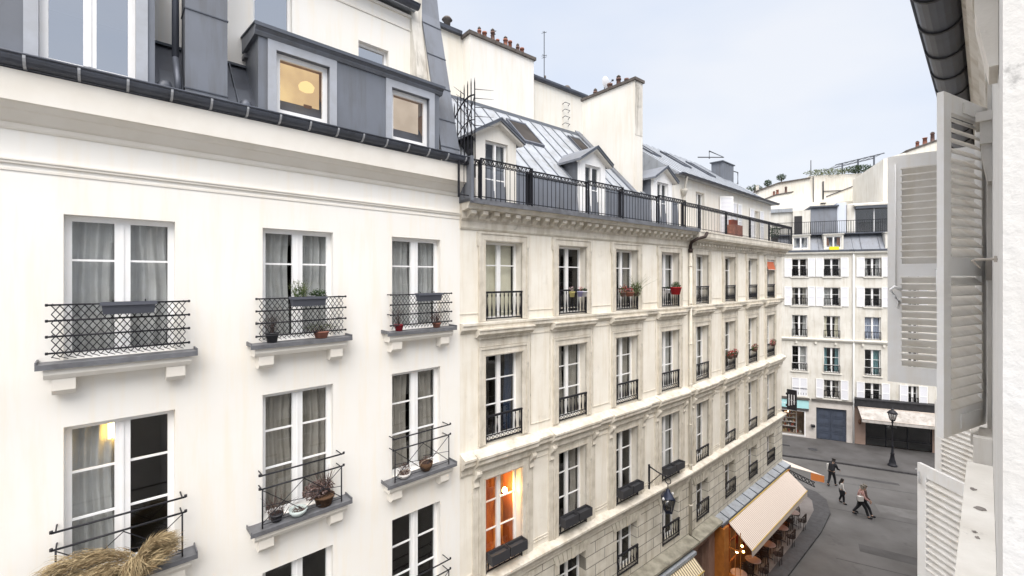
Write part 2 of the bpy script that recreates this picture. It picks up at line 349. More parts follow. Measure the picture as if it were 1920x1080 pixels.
# =================================================================== GROUND
g = MB(-1, 0)
def poly_sheet(name, pts, z, m, h0=None):
    b = MB(1, 0)
    if h0 is None: b.face([(x, y, z) for x, y in pts])
    else: b.plan(pts, h0, z)
    return struct(b.build(name, m))
poly_sheet('ground', [(-400, -400), (400, -400), (400, 400), (-400, 400)], -.02, ASPH2)
poly_sheet('road', [(-30, -20), (45, -20), (60, 45), (-30, 60)], 0, ASPH)
def wp(F_, t, p): q = F_.W(t, p); return (q[0], q[1])
curve = [(12.07, 19.27), (13.75, 20.75), (15.71, 22.48), (17.44, 24.25), (18.26, 25.69), (18.3, 26.6), (17.7, 27.8), (16.2, 29.2), (14.2, 30.7), (8, 36)]
inner = [(11.65, 19.7), (13.33, 21.2), (15.2, 22.95), (16.7, 24.5), (17.35, 25.6), (17.4, 26.35), (16.9, 27.3), (15.5, 28.6), (13.6, 30.0), (7.5, 35)]
def near_edge(off): return [wp(FA, -14, off), wp(FA, 0, off), wp(FB, 9.9, off)]
body = near_edge(1.05) + inner + [wp(FC, 10.4, -8), wp(FC, 0, -.2), wp(FB, 0, -.2), wp(FA, -14, -.2)]
poly_sheet('pavement', body, .1, PAVE, -.01)
band = near_edge(1.07)
kb = MB(1, 0)
oc = near_edge(1.58) + curve; ic = near_edge(1.054) + inner
for a0, a1, b0, b1 in zip(oc, oc[1:], ic, ic[1:]):
    kb.plan([a0, a1, b1, b0], -.01, .104)
struct(kb.build('kerb', KERB))
far = [(-20, 50), (19.58, 32.31), (22.39, 31.18), (26.53, 29.16), (40, 22.2), (48, 40), (-20, 70)]
poly_sheet('far_pavement', far, .1, ASPH2, -.01)
kb = MB(1, 0)
for a, b_ in zip(far[:4], far[1:5]):
    d = Vector((b_[0] - a[0], b_[1] - a[1])).normalized(); n_ = Vector((d.y, -d.x)) * .14
    kb.plan([a, b_, (b_[0] + n_.x, b_[1] + n_.y), (a[0] + n_.x, a[1] + n_.y)], -.01, .106)
struct(kb.build('far_kerb', KERB))
poly_sheet('near_side_pavement', [wp(FO, -15, 0.0), wp(FO, 26, 0.0), wp(FO, 26, 1.2), wp(FO, -15, 1.2)], .1, PAVE, -.01)
poly_sheet('drain_trench_patch', [(19.9, 34.3), (21.2, 33.75), (21.35, 34.05), (20.05, 34.6)], .104, mat('patch', (.03, .03, .032), .8))
for i, (x, y) in enumerate(((22.55, 33.2),)):
    b = MB(1, 0); b.lathe((x, y, .1), [(.3, 0), (.3, .006), (.26, .012)], 16); b.build('manhole_cover', IRONG); tag(bpy.data.objects['manhole_cover'], 'dark round manhole cover in the pavement before the blue gate', 'manhole cover')

for i, pts in enumerate(([(16.5, 21.0), (19.5, 19.2), (19.9, 19.8), (16.9, 21.6)], [(20.3, 24.4), (23.2, 23.0), (23.7, 24.0), (20.8, 25.4)], [(21.2, 29.0), (24.2, 27.6), (24.35, 27.9), (21.35, 29.3)])):
    poly_sheet('road_patch', pts, .004, mat('tar patch %d' % i, ((.085, .082, .08), (.145, .14, .135), (.07, .068, .068))[i], .85, var=.3, scale=1, bump=.3))
for a, b_ in (((15.0, 20.5), (22.4, 16.6)), ((17.9, 25.0), (25.6, 21.0)), ((19.5, 28.6), (27.0, 25.4))):
    d = Vector((b_[0] - a[0], b_[1] - a[1])).normalized(); n_ = Vector((d.y, -d.x)) * .025
    poly_sheet('road_joint', [a, b_, (b_[0] + n_.x, b_[1] + n_.y), (a[0] + n_.x, a[1] + n_.y)], .006, MATS['patch'])
# =================================================================== BUILDING A (smooth white plaster, left)
A = thing('apartment_building', 'smooth white plaster building with zinc dormers and lattice window rails, nearest on the left', 'building', FA.W(0, 0), FA.th)
WA = 1.17; acol = (-8.72, -6.40, -4.06, -1.70); arow = ((-1.1, .83), (-4.1, -1.97), (-7.05, -4.95), (-10.1, -7.95))
holes = [(c, c + WA, a, b) for c in acol for a, b in arow]
mb = MB(); facade(mb, -14, 0, -13, 2.12, holes, 0, .16); shell(mb, -14, 0, -9, -13, 2.12)
mb.build('wall', PLASTER, A)
mb = MB()      # string lines and cornice
moulding(mb, -14, 0, [(1.33, 1.36, .012), (1.42, 1.455, .03), (1.455, 1.475, .045)])
mb.prof([(-.05, 1.84), (.015, 1.84), (.03, 1.87), (.03, 1.92), (.06, 1.94), (.16, 2.05), (.19, 2.06), (.25, 2.12), (.30, 2.13), (.30, 2.5), (-.05, 2.5)], -14, 0)
mb.build('cornice', PLASTRIM, A)
def gutter(t0, t1, pc, hc, r, m, par, joints, S=-1, rings=True, name='gutter'):
    b = MB(S); n = 10
    for j in range(n):
        a0 = math.pi + math.pi * j / n; a1 = math.pi + math.pi * (j + 1) / n
        q = [(pc + rr * math.cos(a), hc + rr * math.sin(a)) for rr, a in ((r, a0), (r, a1), (r - .012, a1), (r - .012, a0))]
        b.prof(q, t0, t1)
    b.tube([(t0, pc + r, hc), (t1, pc + r, hc)], .018, 8)
    for e in (t0, t1):
        b.prof([(pc + (r - .005) * math.cos(math.pi + math.pi * k / 8), hc + (r - .005) * math.sin(math.pi + math.pi * k / 8)) for k in range(9)], e - .003, e + .003)
    g_ = b.build(name, m, par)
    if rings:
        b = MB(S); t = t0 + joints / 2
        for j in range(n):
            a0 = math.pi + math.pi * j / n; a1 = math.pi + math.pi * (j + 1) / n
            b.prof([(pc + rr * math.cos(a), hc + rr * math.sin(a)) for rr, a in ((r + .014, a0), (r + .014, a1), (r + .001, a1), (r + .001, a0))], -.014, .014)
        me = b.mesh('gutter_bracket', MATS.get('gutter bracket') or mat('gutter bracket', (.45, .46, .48), .5, .3) if S < 0 else mat('gutter seam', (.03, .03, .033), .5))
        while t < t1: place(me, 'gutter_bracket', g_, (t, 0, 0)); t += joints
    return g_
gutter(-14, .02, .30, 2.66, .13, ZINCD, A, .47)
mb = MB()   # low mansard skirt behind gutter
mb.prof([(.16, 2.5), (.16, 2.56), (-.78, 3.72), (-.9, 3.72), (-.9, 2.5)], -14, -.62)
sk = mb.build('mansard', ZINCD, A)
mb = MB()
for t in (-13, -11.5, -10, -8.5, -5.0, -4.4): mb.prof([(.17, 2.56), (.195, 2.58), (-.76, 3.76), (-.79, 3.74)], t - .01, t + .01)
for hh, pp in ((3.72, -.76),): mb.box(-14, -.62, pp - .03, pp + .035, hh, hh + .04)
mb.prof([(-.02, 2.72), (.012, 2.74), (-.30, 3.16), (-.33, 3.14)], -5.4, -4.2)
each(mb, 'roof_seam', SEAM, sk)
# upper storey set back
uw = [(-4.02, -3.36, 3.95, 5.62), (-2.05, -1.36, 3.86, 5.02), (-8.6, -7.9, 3.9, 5.3)]
mb = MB(); facade(mb, -14, -.72, 3.4, 6.0, uw, -.8, .14); shell(mb, -14, -.72, -9, 2.2, 6.0, -.8); mb.build('upper_wall', PLASTER, A)
mb = MB(); mb.box(-14, -.74, -.85, -.78, 5.66, 5.69); mb.box(-14, -.74, -.85, -.74, 5.95, 6.0); mb.build('upper_cornice', PLASTRIM, A)
for a, b_, c, d in uw: window(A, a, c, b_ - a, d - c, (), 0, None, reveal=.12, p=-.8, glass=GLASSR, st=.05)
mb = MB(); mb.box(-4.2, -3.2, -.85, -.6, 3.86, 3.93); mb.box(-4.05, -3.3, -.8, -.72, 3.93, 4.0); mb.build('sill', SILLZ, A)
mb = MB()
for hh in (4.02, 4.12, 4.24): mb.tube([(-4.1, -.66, hh), (-3.3, -.66, hh)], .012)
each(mb, 'window_guard', IRON, A)
gutter(-14, -.75, -.56, 6.16, .1, ZINCD, A, .8, rings=False, name='upper_gutter')
mb = MB(); mb.prof([(-.66, 6.1), (-3.4, 8.6), (-6, 8.6), (-9, 6.1)], -14, -.75); rf = mb.build('roof', ZINCR, A)
mb = MB()
for k in range(24): t = -13.8 + k * .56; mb.prof([(-.66, 6.11), (-3.4, 8.61), (-3.4, 8.65), (-.66, 6.15)], t, t + .03)
mb.tube([(-4.5, -.75, 6.5), (-.8, -.75, 6.5)], .02); each(mb, 'roof_seam', SEAM, rf)
# leaning zinc-clad party wall at the right end
mb = MB(); mb.mi = 0
mb.prof([(.12, 2.5), (-.80, 6.2), (-1.15, 8.2), (-9, 8.2), (-9, 2.5)], -.52, -.06); pw = mb.build('party_wall', PARTYW, A)
mb = MB(); mb.prof([(.15, 2.48), (-.77, 6.2), (-1.12, 8.22), (-1.16, 8.22), (-.81, 6.2), (.11, 2.48)], -.54, -.04); cl = mb.build('zinc_cladding', ZINC, pw)
mb = MB()
for hh in (2.9, 3.55, 4.35, 5.15, 5.95, 6.9):
    pp = .15 - (hh - 2.48) / 3.72 * .92 if hh < 6.2 else -.77 - (hh - 6.2) / 2.02 * .35
    mb.prof([(pp - .012, hh), (pp + .012, hh), (pp + .008, hh + .022), (pp - .016, hh + .022)], -.545, -.035)
each(mb, 'cladding_seam', SEAM, pw)
mb = MB(); mb.prof([(-.3, 3.6), (-.74, 5.9), (-.74, 8.0), (-2, 8.0), (-2, 3.6)], -.82, -.545); mb.build('chimney_stack', SOOTW, A)
# dormers
def dormer_a(t0, t1, ht, wins, glassy):
    b = MB(); hw = [(a, c, d, e) for a, c, d, e in wins]
    facade(b, t0, t1, 2.62, ht - .22, hw, .06, .10)
    b.face([(t0, .06, 2.62), (t0, -.8, 2.62), (t0, -.8, ht - .22), (t0, .06, ht - .22)]); b.face([(t1, .06, 2.62), (t1, -.8, 2.62), (t1, -.8, ht - .22), (t1, .06, ht - .22)])
    d = b.build('dormer', ZINC, A)
    b = MB(); b.prof([(.06, ht - .23), (.09, ht - .23), (.12, ht - .18), (.12, ht - .16), (.17, ht - .12), (.17, ht - .07), (-.8, ht + .03), (-.8, ht - .23)], t0 - .06, t1 + .06)
    b.build('dormer_roof', ZINC, d)
    b = MB(); b.prof([(.175, ht - .115), (.19, ht - .115), (.19, ht - .055), (-.8, ht + .06), (-.8, ht + .035), (.175, ht - .075)], t0 - .08, t1 + .08); b.build('roof_edging', SEAM, d)
    LT = mat('pale zinc surround', (.42, .44, .48), .5, .2, var=.1, scale=4)
    for a, c, e, f in wins:
        b = MB()
        b.box(a - .13, a, .062, .085, e - .1, f + .16); b.box(c, c + .13, .062, .085, e - .1, f + .16); b.box(a, c, .062, .085, f, f + .16)
        b.build('window_surround', LT, d)
    return d
dormer_a(-4.14, -.60, 4.22, [(-3.87, -2.98, 2.78, 3.84), (-1.74, -.86, 2.78, 3.84)], 0)
for t in (-3.87, -1.74):
    o = window(A, t, 2.78, .885, 1.06, (), 0, None, room=ROOMW, reveal=.09, p=.06, glass=GLASSW, st=.085)
    b = MB(-1, 0)  # emissive sheets stand in for the glow of the lit rooms
    if t < -3: b.box(.05, .84, -.30, -.29, .04, 1.04); b.build('glow_sheet', glow_mat('yellow glow sheet', (.40, .27, .14), (.58, .42, .20), .74, 1.6), o); b = MB(-1, 0); b.lathe((.60, -.25, .62), [(.03, 0), (.12, .03), (.14, .10), (.10, .16), (.03, .2)], 12); b.build('lamp', emis('warm lamp', (1, .72, .32), .52), o)
    else: b.box(.05, .84, -.30, -.29, .04, 1.04); b.build('glow_sheet', glow_mat('beige glow sheet', (.31, .25, .19), (.39, .32, .25), .74, 2.2), o)
    if t < -3:
        b = MB(-1, 0)
        for k, (x, hh, ww) in enumerate(((.1, .42, .12), (.24, .3, .16), (.42, .36, .1), (.56, .5, .14))): b.box(x, x + ww, -.28, -.26, .06, hh * .8)
        b.build('furniture', mat('brown furniture', (.20, .09, .03), .7), o)
dormer_a(-7.9, -5.47, 4.9, [(-6.62, -5.68, 2.74, 4.6)], 0)
window(A, -6.62, 2.74, .94, 1.86, (), .13, None, reveal=.09, p=.06, glass=GLASSR, st=.08)
mb = MB(); mb.box(-5.12, -4.58, -.3, .10, 2.72, 6.6); fl = mb.build('flue_casing', ZINC, A)
mb = MB()
for hh in (2.83, 4.02, 5.0): mb.box(-5.13, -4.57, -.3, .112, hh, hh + .018)
each(mb, 'casing_seam', SEAM, fl)
mb = MB(); mb.tube([(-5.22, -.06, 3.3), (-5.22, -.06, 6.4)], .045, 8); mb.tube([(-5.22, -.06, 3.3), (-5.2, .04, 2.95), (-5.2, .1, 2.7)], .045, 8); mb.build('downpipe', ZINCD, A)
mb = MB()
for t in (-4.3, -5.35): mb.lathe((t, -.02, 2.62), [(.1, 0), (.1, .2), (.07, .27), (.02, .29)], 10)
each(mb, 'roof_vent', ZINCD, A)
# windows of A with sills and guards
def m_silla(w):
    b = MB(-1, 0); b.box(-.24, w + .24, -.02, .30, -.015, .012); b.box(-.24, w + .24, .28, .30, -.055, -.015); b.box(-.24, -.225, 0, .3, .012, .05); b.box(w + .225, w + .24, 0, .3, .012, .05); return b.mesh('sill', SILLZ)
def m_slaba(w):
    b = MB(-1, 0); b.prof([(-.02, -.19), (.21, -.19), (.25, -.13), (.25, -.017), (-.02, -.017)], -.17, w + .17)
    for x in (-.1, w - .12): b.prof([(-.02, -.40), (.15, -.40), (.2, -.34), (.2, -.19), (-.02, -.19)], x, x + .22)
    return b.mesh('sill_bracket', PLASTRIM)
def m_lattice(w):
    b = MB(-1, 0); H = (.12, .33, .53, .73)
    for h in H: b.tube([(-.14, .22, h), (w + .14, .22, h)], .013, 6); b.tube([(-.155, .22, h), (-.13, .22, h)], .02, 6); b.tube([(w + .13, .22, h), (w + .155, .22, h)], .02, 6)
    n = 18; st = (w + .2) / n
    for k in range(-6, n + 1):
        for s in (1, -1):
            pts = []
            for q in range(7):
                x = -.1 + (k + q) * st if s > 0 else w + .1 - (k + q) * st; z = .06 + q * .11
                if -.11 <= x <= w + .11: pts.append((x, .215 + .006 * s - (.03 if q == 0 else 0), z))
            if len(pts) > 1: b.tube(pts, .0055, 4, caps=False)
    for k in range(n): b.tube([(-.1 + k * st, .20, .07), (-.1 + (k + .9) * st, .06, .02)], .005, 4)
    for x in (-.1, w + .1): b.tube([(x, .0, .33), (x, .22, .33)], .01, 5); b.tube([(x, .0, .73), (x, .22, .73)], .01, 5)
    return b.mesh('railing', IRON)
def m_cross(w):
    b = MB(-1, 0); p = .24
    for h in (.86, .64): b.tube([(-.1, p, h), (w + .1, p, h)], .014, 6); [b.tube([(x, p, h - .004), (x + d, p, h + .03)], .02, 6) for x, d in ((-.1, 0), (w + .1, 0))]
    for x in (-.06, w + .06): b.tube([(x, p, 0), (x, p, .64)], .012, 6); b.tube([(x, 0, .62), (x, p, .62)], .01, 5); b.tube([(x, 0, .86), (x, p, .86)], .01, 5)
    for a, c in ((-.06, w / 2), (w / 2, w + .06)):
        b.tube([(a, p, .08), (c, p, .62)], .007, 5); b.tube([(a, p, .36), (c, p, .28)], .006, 5); b.tube([(a, p, .62), (c, p, .08)], .007, 5)
    b.tube([(-.06, p, .06), (w + .06, p, .06)], .007, 5)
    return b.mesh('railing', IRON)
acurt = {(-6.40, 0): ('full', CURT), (-4.06, 0): ('gap', CURT), (-1.70, 0): ('full', CURT), (-6.40, 1): ('left', CURT), (-4.06, 1): ('full', CURTT), (-1.70, 1): ('gap', CURTT), (-8.72, 0): ('full', CURT)}
for ci, c in enumerate(acol):
    for ri, (a, b_) in enumerate(arow):
        cu = acurt.get((c, ri), (None, None))
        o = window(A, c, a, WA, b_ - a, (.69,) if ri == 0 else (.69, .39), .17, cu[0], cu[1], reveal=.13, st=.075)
        sub(cached('silla', lambda: m_silla(WA)), 'sill', o, (0, -.13, 0)); sub(cached('slaba', lambda: m_slaba(WA)), 'sill_bracket', o, (0, -.13, 0))
        if ri == 0: sub(cached('lat', lambda: m_lattice(WA)), 'railing', o, (0, -.13, .02))
        elif ri < 3: sub(cached('crs', lambda: m_cross(WA)), 'railing', o, (0, -.13, .02))
        if (c, ri) == (-6.40, 1):
            for k in range(4):
                b = MB(-1, 0); b.lathe((.60 - .05 * k, -.105, 1.93), [(.018, -.12), (.02, .1)], 8); b.build('lamp', emis('chandelier tube', (1, .62, .15), 6), o)

# --- loose things on A's window sills
def planter(F_, t, p, h, w, lab, m=None, hh=.15, dep=.16, grp='window boxes'):
    r = thing('planter', lab, 'planter', F_.W(t, p, h + CAMH), F_.th, grp)
    b = MB(-1, 0); q = .02
    b.hexa([(q, -q + .04, 0), (w - q, -q + .04, 0), (w - q, dep - q - .02, 0), (q, dep - q - .02, 0), (0, 0, hh), (w, 0, hh), (w, dep, hh), (0, dep, hh)])
    b.box(-.012, w + .012, -.012, 0, hh - .03, hh + .012); b.box(-.012, w + .012, dep, dep + .012, hh - .03, hh + .012); b.box(-.012, 0, 0, dep, hh - .03, hh + .012); b.box(w, w + .012, 0, dep, hh - .03, hh + .012)
    b.build('trough', m or mat('slate plastic', (.09, .095, .115), .6), r)
    b = MB(-1, 0); b.box(.0, w, 0, dep, hh + .001, hh + .006); b.build('soil', mat('soil', (.03, .022, .016), .95), r)
    b = MB(-1, 0)
    for x in (w * .2, w * .8): b.box(x, x + .012, -.06, 0.0, hh + .03, hh + .038); b.box(x, x + .012, -.012, 0, hh - .03, hh + .038)
    b.build('hook', IRON, r)
    return r
planter(FA, -6.04, .24, -.49, .56, 'long empty slate grey window box hooked on the leftmost lattice rail')
planter(FA, -3.71, .24, -.49, .56, 'slate grey window box holding green herbs on the middle lattice rail')
planter(FA, -1.30, .24, -.49, .56, 'empty slate grey window box on the lattice rail nearest the stone building')
def plant(name, F_, t, p, h, lab, cat, specs, pot=None, grp=None):
    r = thing(name, lab, cat, F_.W(t, p, h + CAMH), F_.th, grp)
    if pot: b = MB(-1, 0); b.lathe((0, 0, 0), [(pot[0] * .75, 0), (pot[0], pot[1] - .02), (pot[0] * 1.08, pot[1] - .02), (pot[0] * 1.08, pot[1]), (pot[0] * .9, pot[1])], 14); b.build('pot', pot[2], r)
    for nm, m, cs in specs:
        b = MB(-1, 0)
        for c, rad, n, sz, up in cs: b.leaves(c, rad, n, sz, up)
        b.build(nm, m, r)
    return r
def stems(o, n, c, spread, hgt, m, r=.004, lean=.3):
    b = MB(-1, 0)
    for _ in range(n):
        x = c[0] + random.uniform(-spread[0], spread[0]); y = c[1] + random.uniform(-spread[1], spread[1]); dx = random.gauss(0, lean) * hgt; dy = random.gauss(0, lean) * hgt; hh = hgt * random.uniform(.6, 1.2)
        b.tube([(x, y, c[2]), (x + dx * .35, y + dy * .35, c[2] + hh * .55), (x + dx, y + dy, c[2] + hh)], r, 3, r1=r * .4, caps=False)
    b.build('stem', m, o)
o = plant('herb_plant', FA, -3.57, .32, -.33, 'wispy green rosemary growing in the middle window box', 'plant', [('foliage', LEAF, [((0, 0, .08), (.14, .05, .1), 260, .018, 1.5)]), ('sprig', LEAFO, [((-.02, 0, .16), (.16, .06, .12), 120, .015, 2)])])
stems(o, 34, (0, 0, 0), (.1, .03), .26, LEAFO)
plant('herb_plant', FA, -3.27, .32, -.33, 'low dark leafed plant beside rosemary in the middle window box', 'plant', [('foliage', LEAF2, [((0, 0, .04), (.16, .06, .07), 200, .022, 0)]), ('sprig', LEAF, [((.02, 0, .08), (.12, .05, .06), 60, .018, 0)])])
o = plant('dried_plant', FA, -3.95, .13, -1.08, 'bare twiggy dried plant in dark pot at left end of the middle upper sill', 'plant', [('foliage', DRY2, [((0, 0, .3), (.13, .07, .12), 90, .014, 0)])], (.1, .16, IRONG)); stems(o, 26, (0, 0, .14), (.04, .04), .34, DRY2)
o = plant('sedum_plant', FA, -3.15, .13, -1.08, 'bushy olive and rust plant in terracotta bowl on the middle upper sill', 'plant', [('foliage', LEAFO, [((0, 0, .2), (.3, .08, .09), 330, .016, 1)]), ('sprig', DRY, [((.05, 0, .16), (.3, .08, .07), 160, .015, 0)])], (.13, .12, TERRA))
o = plant('potted_plant', FA, -1.62, .14, -1.08, 'thin reddish plant in a red pot on the sill nearest the stone building', 'plant', [('foliage', DRY, [((0, 0, .32), (.09, .05, .13), 80, .013, 0)])], (.09, .13, mat('red pot', (.30, .02, .03), .5))); stems(o, 14, (0, 0, .12), (.03, .03), .35, DRY2)
o = plant('potted_plant', FA, -.72, .14, -1.08, 'reddish brown heather filling the right corner of the sill nearest the stone building', 'plant', [('foliage', mat('heather', (.16, .055, .05), .8), [((0, 0, .2), (.13, .07, .14), 220, .013, 1)])], (.09, .1, TERRA)); stems(o, 24, (0, 0, .08), (.06, .04), .3, DRY2)
# row 2 middle sill
o = plant('dried_flowers', FA, -3.88, .13, -4.08, 'straggly dried red brown stems at left of the middle lower sill', 'plant', [('foliage', DRY, [((-.0, .0, .24), (.2, .09, .14), 150, .014, 0)])], (.1, .12, IRONG)); stems(o, 46, (0, 0, .05), (.12, .05), .38, DRY2, .004, .4)
o = plant('dried_hydrangea', FA, -3.10, .13, -4.08, 'large round dried mauve hydrangea in a basket on the middle lower sill', 'plant', [('flower_head', DRY, [((-.1, 0, .3), (.28, .12, .17), 620, .026, 0)]), ('foliage', mat('mauve petal', (.27, .20, .19), .9), [((-.1, .02, .33), (.26, .11, .15), 300, .022, 0)])], (.17, .17, mat('wicker', (.10, .055, .03), .9, var=.4, scale=30))); stems(o, 50, (.0, 0, .2), (.1, .05), .36, DRY2, .005, .3)
def bowl(F_, t, p, h, r, hh, m, lab, name='bowl', handle=False):
    q = thing(name, lab, name, F_.W(t, p, h + CAMH), F_.th)
    b = MB(-1, 0); b.lathe((0, 0, 0), [(r * .55, 0), (r * .9, hh * .5), (r, hh), (r * .93, hh), (r * .82, hh * .5)], 20); b.build('vessel', m, q)
    b = MB(-1, 0); b.leaves((0, 0, hh * .9), (r * .75, r * .7, .035), 160, .018, 0); b.build('contents', DRY, q)
    if handle:
        b = MB(-1, 0); b.tube([(r * math.cos(a * math.pi / 8), .02, hh * .8 + r * .55 * math.sin(a * math.pi / 8)) for a in range(9)], .009, 6); b.build('handle', mat('pale wicker', (.35, .27, .2), .9), q)
    return q
bowl(FA, -3.56, .19, -4.08, .15, .11, mat('pale enamel', (.55, .62, .60), .4), 'pale enamel bowl with blue rim on the middle lower sill')
bowl(FA, -1.52, .16, -4.08, .14, .10, mat('white enamel', (.62, .60, .57), .5), 'pale basket with thin handle and dried flowers at the left of the lower right sill', 'basket', True)
bowl(FA, -1.0, .16, -4.08, .15, .18, MATS['wicker'], 'brown basket with pale arched handle at the right of the lower right sill', 'basket', True)
for t, lab in ((-1.5, 'dried red stems spilling over pale basket on the lower right sill'), (-.98, 'dried dark stems heaped in brown basket on the lower right sill')):
    o = plant('dried_flowers', FA, t, .16, -3.96, lab, 'plant', [('foliage', DRY, [((0, 0, .08), (.15, .09, .1), 240, .016, 0)]), ('sprig', DRY2, [((0, 0, .05), (.16, .1, .1), 120, .016, 0)])])
# pampas grass at lower left
pr = thing('pampas_grass', 'huge tan feathery pampas plumes spilling left over the lowest left window rail', 'plant', FA.W(-6.0, .2, -4.08 + CAMH), FA.th)
def plume(b, base, tip, sag, wid, n, L_):
    for _ in range(n):
        k = random.random() ** .8
        c = Vector(base).lerp(Vector(tip), k) + Vector((0, 0, sag * 4 * k * (1 - k)))
        dr = (Vector(tip) - Vector(base)).normalized() + Vector((0, 0, sag * 4 * (1 - 2 * k) * .8))
        q = c + Vector((random.gauss(0, wid * .3), random.gauss(0, wid * .3), random.gauss(0, wid * .3)))
        e = q + (dr + Vector((random.gauss(0, .28), random.gauss(0, .28), random.gauss(0, .25) - .35 * k))).normalized() * L_ * random.uniform(.5, 1.2)
        m_ = (q + e) / 2 + Vector((0, 0, .02)); wv = Vector((random.gauss(0, 1), random.gauss(0, 1), random.gauss(0, 1))).normalized() * .0035
        b.face([q - wv, m_ - wv, m_ + wv, q + wv]); b.face([m_ - wv, e, m_ + wv])
P_ = [((.3, .15, .25), (-.5, .30, .50), .10, .13), ((.1, .2, .2), (-.85, .30, .22), .12, .15), ((.0, .2, .1), (-.80, .34, .02), .14, .15), ((.2, .2, .15), (-.3, .40, .10), .16, .16), ((.3, .2, .2), (.25, .40, .02), .14, .15),((.05, .12, .05), (-.62, .30, .02), .12, .13), ((.1, .16, .0), (-.55, .34, -.28), .16, .15), ((-.05, .2, .0), (-.75, .3, -.35), .10, .13), ((.2, .15, .02), (-.2, .42, -.32), .16, .15), ((.1, .2, -.05), (.2, .42, -.42), .14, .14), ((-.1, .2, .0), (-.45, .45, -.5), .12, .15), ((.1, .1, .05), (.62, .16, .36), -.02, .10), ((.15, .12, .0), (.68, .2, .30), -.04, .11), ((.0, .15, .0), (.48, .28, .20), -.02, .12), ((.3, .2, .25), (.6, .25, .44), .06, .05)]
b = MB(-1, 0)
for a, c, s_, wd in P_: plume(b, a, c, s_, wd, 1100, .17)
b.build('plume', PAMPAS, pr)
b = MB(-1, 0)
for a, c, s_, wd in P_: plume(b, a, (c[0] * .9, c[1], c[2] - .04), s_, wd * 1.1, 350, .15)
b.build('leaf', PAMPAS2, pr)
b = MB(-1, 0)
for _ in range(70):
    a, c, s_, wd = random.choice(P_); e_ = Vector(c) * random.uniform(.8, 1.15) + Vector((random.gauss(0, .09), random.gauss(0, .05), random.gauss(0, .07))); m_ = (Vector(a) + e_) / 2 + Vector((0, 0, s_ + random.gauss(.03, .03)))
    b.tube([a, m_, e_], .003, 3, r1=.0015, caps=False)
b.build('stem', PAMPAS2, pr)
b = MB(-1, 0); b.box(-.35, .35, -.02, .1, .01, .13); b.build('trough', IRONG, pr)
bowl(FA, -5.45, .17, -4.08, .13, .08, MATS['pale enamel'], 'shallow pale bowl at the right end of the lowest left sill')
plant('dried_flowers', FA, -5.35, .2, -4.03, 'small dark dried flowers by shallow bowl on the lowest left sill', 'plant', [('foliage', DRY, [((0, 0, .07), (.14, .07, .06), 160, .018, 0)])])
# =================================================================== BUILDING B (cream stone, balcony with dormers)
def m_surround(w, h, kind):
    b = MB(-1, 0); A_ = .17
    for x0, x1, pr in ((-A_, 0, .045), (w, w + A_, .045)): b.box(x0, x1, -.02, pr, 0, h + A_)
    b.box(0, w, -.02, .045, h, h + A_)
    for x0, x1 in ((-A_ - .03, -A_ + .03), (w + A_ - .03, w + A_ + .03)): b.box(x0, x1, -.02, .068, 0, h + A_)
    b.box(-A_ - .03, w + A_ + .03, -.02, .068, h + A_, h + A_ + .05)
    b.box(-.045, -.015, .03, .058, 0, h + .03); b.box(w + .015, w + .045, .03, .058, 0, h + .03); b.box(-.045, w + .045, .03, .058, h + .02, h + .045)
    if kind == 1:
        for x in (-A_ - .07, w + A_ + .01): b.box(x, x + .06, -.02, .05, h - .12, h + A_ + .05)
    if kind == 2:
        z = h + A_ + .06
        b.box(-A_ - .02, w + A_ + .02, -.02, .035, z, z + .22)
        b.box(-A_ - .06, w + A_ + .06, -.02, .08, z + .20, z + .25)
        k = -A_ - .04
        while k < w + A_: b.box(k, k + .025, .08, .10, z + .205, z + .25); k += .045
        b.prof([(-.02, z + .25), (.10, z + .25), (.16, z + .31), (.20, z + .33), (.20, z + .39), (.23, z + .42), (.23, z + .45), (-.02, z + .45)], -A_ - .13, w + A_ + .13)
    if kind == 3:
        for x in (-A_ - .2, w + A_ + .04): b.box(x, x + .16, -.02, .04, 0, h + .1)
        for x in (-A_ - .19, w + A_ + .05):
            b.prof([(-.02, h - .1), (.06, h - .1), (.10, h - .06), (.07, h + .03), (.09, h + .1), (.19, h + .2), (.21, h + .27), (.19, h + .33), (-.02, h + .33)], x, x + .14)
        b.box(-A_, w + A_, -.02, .05, h + A_ + .05, h + A_ + .12)
        b.lathe((w / 2, .055, h + A_ + .1), [(.045, -.0), (.05, .03), (.02, .07)], 8)
        k = -A_
        while k < w + A_: b.box(k, k + .025, .05, .10, h + .30, h + .335); k += .05
    return b.mesh('window_surround', STONETRIM)
ROWS = ((-1.05, .87), (-4.0, -1.9), (-7.12, -4.85), (-9.35, -7.92))
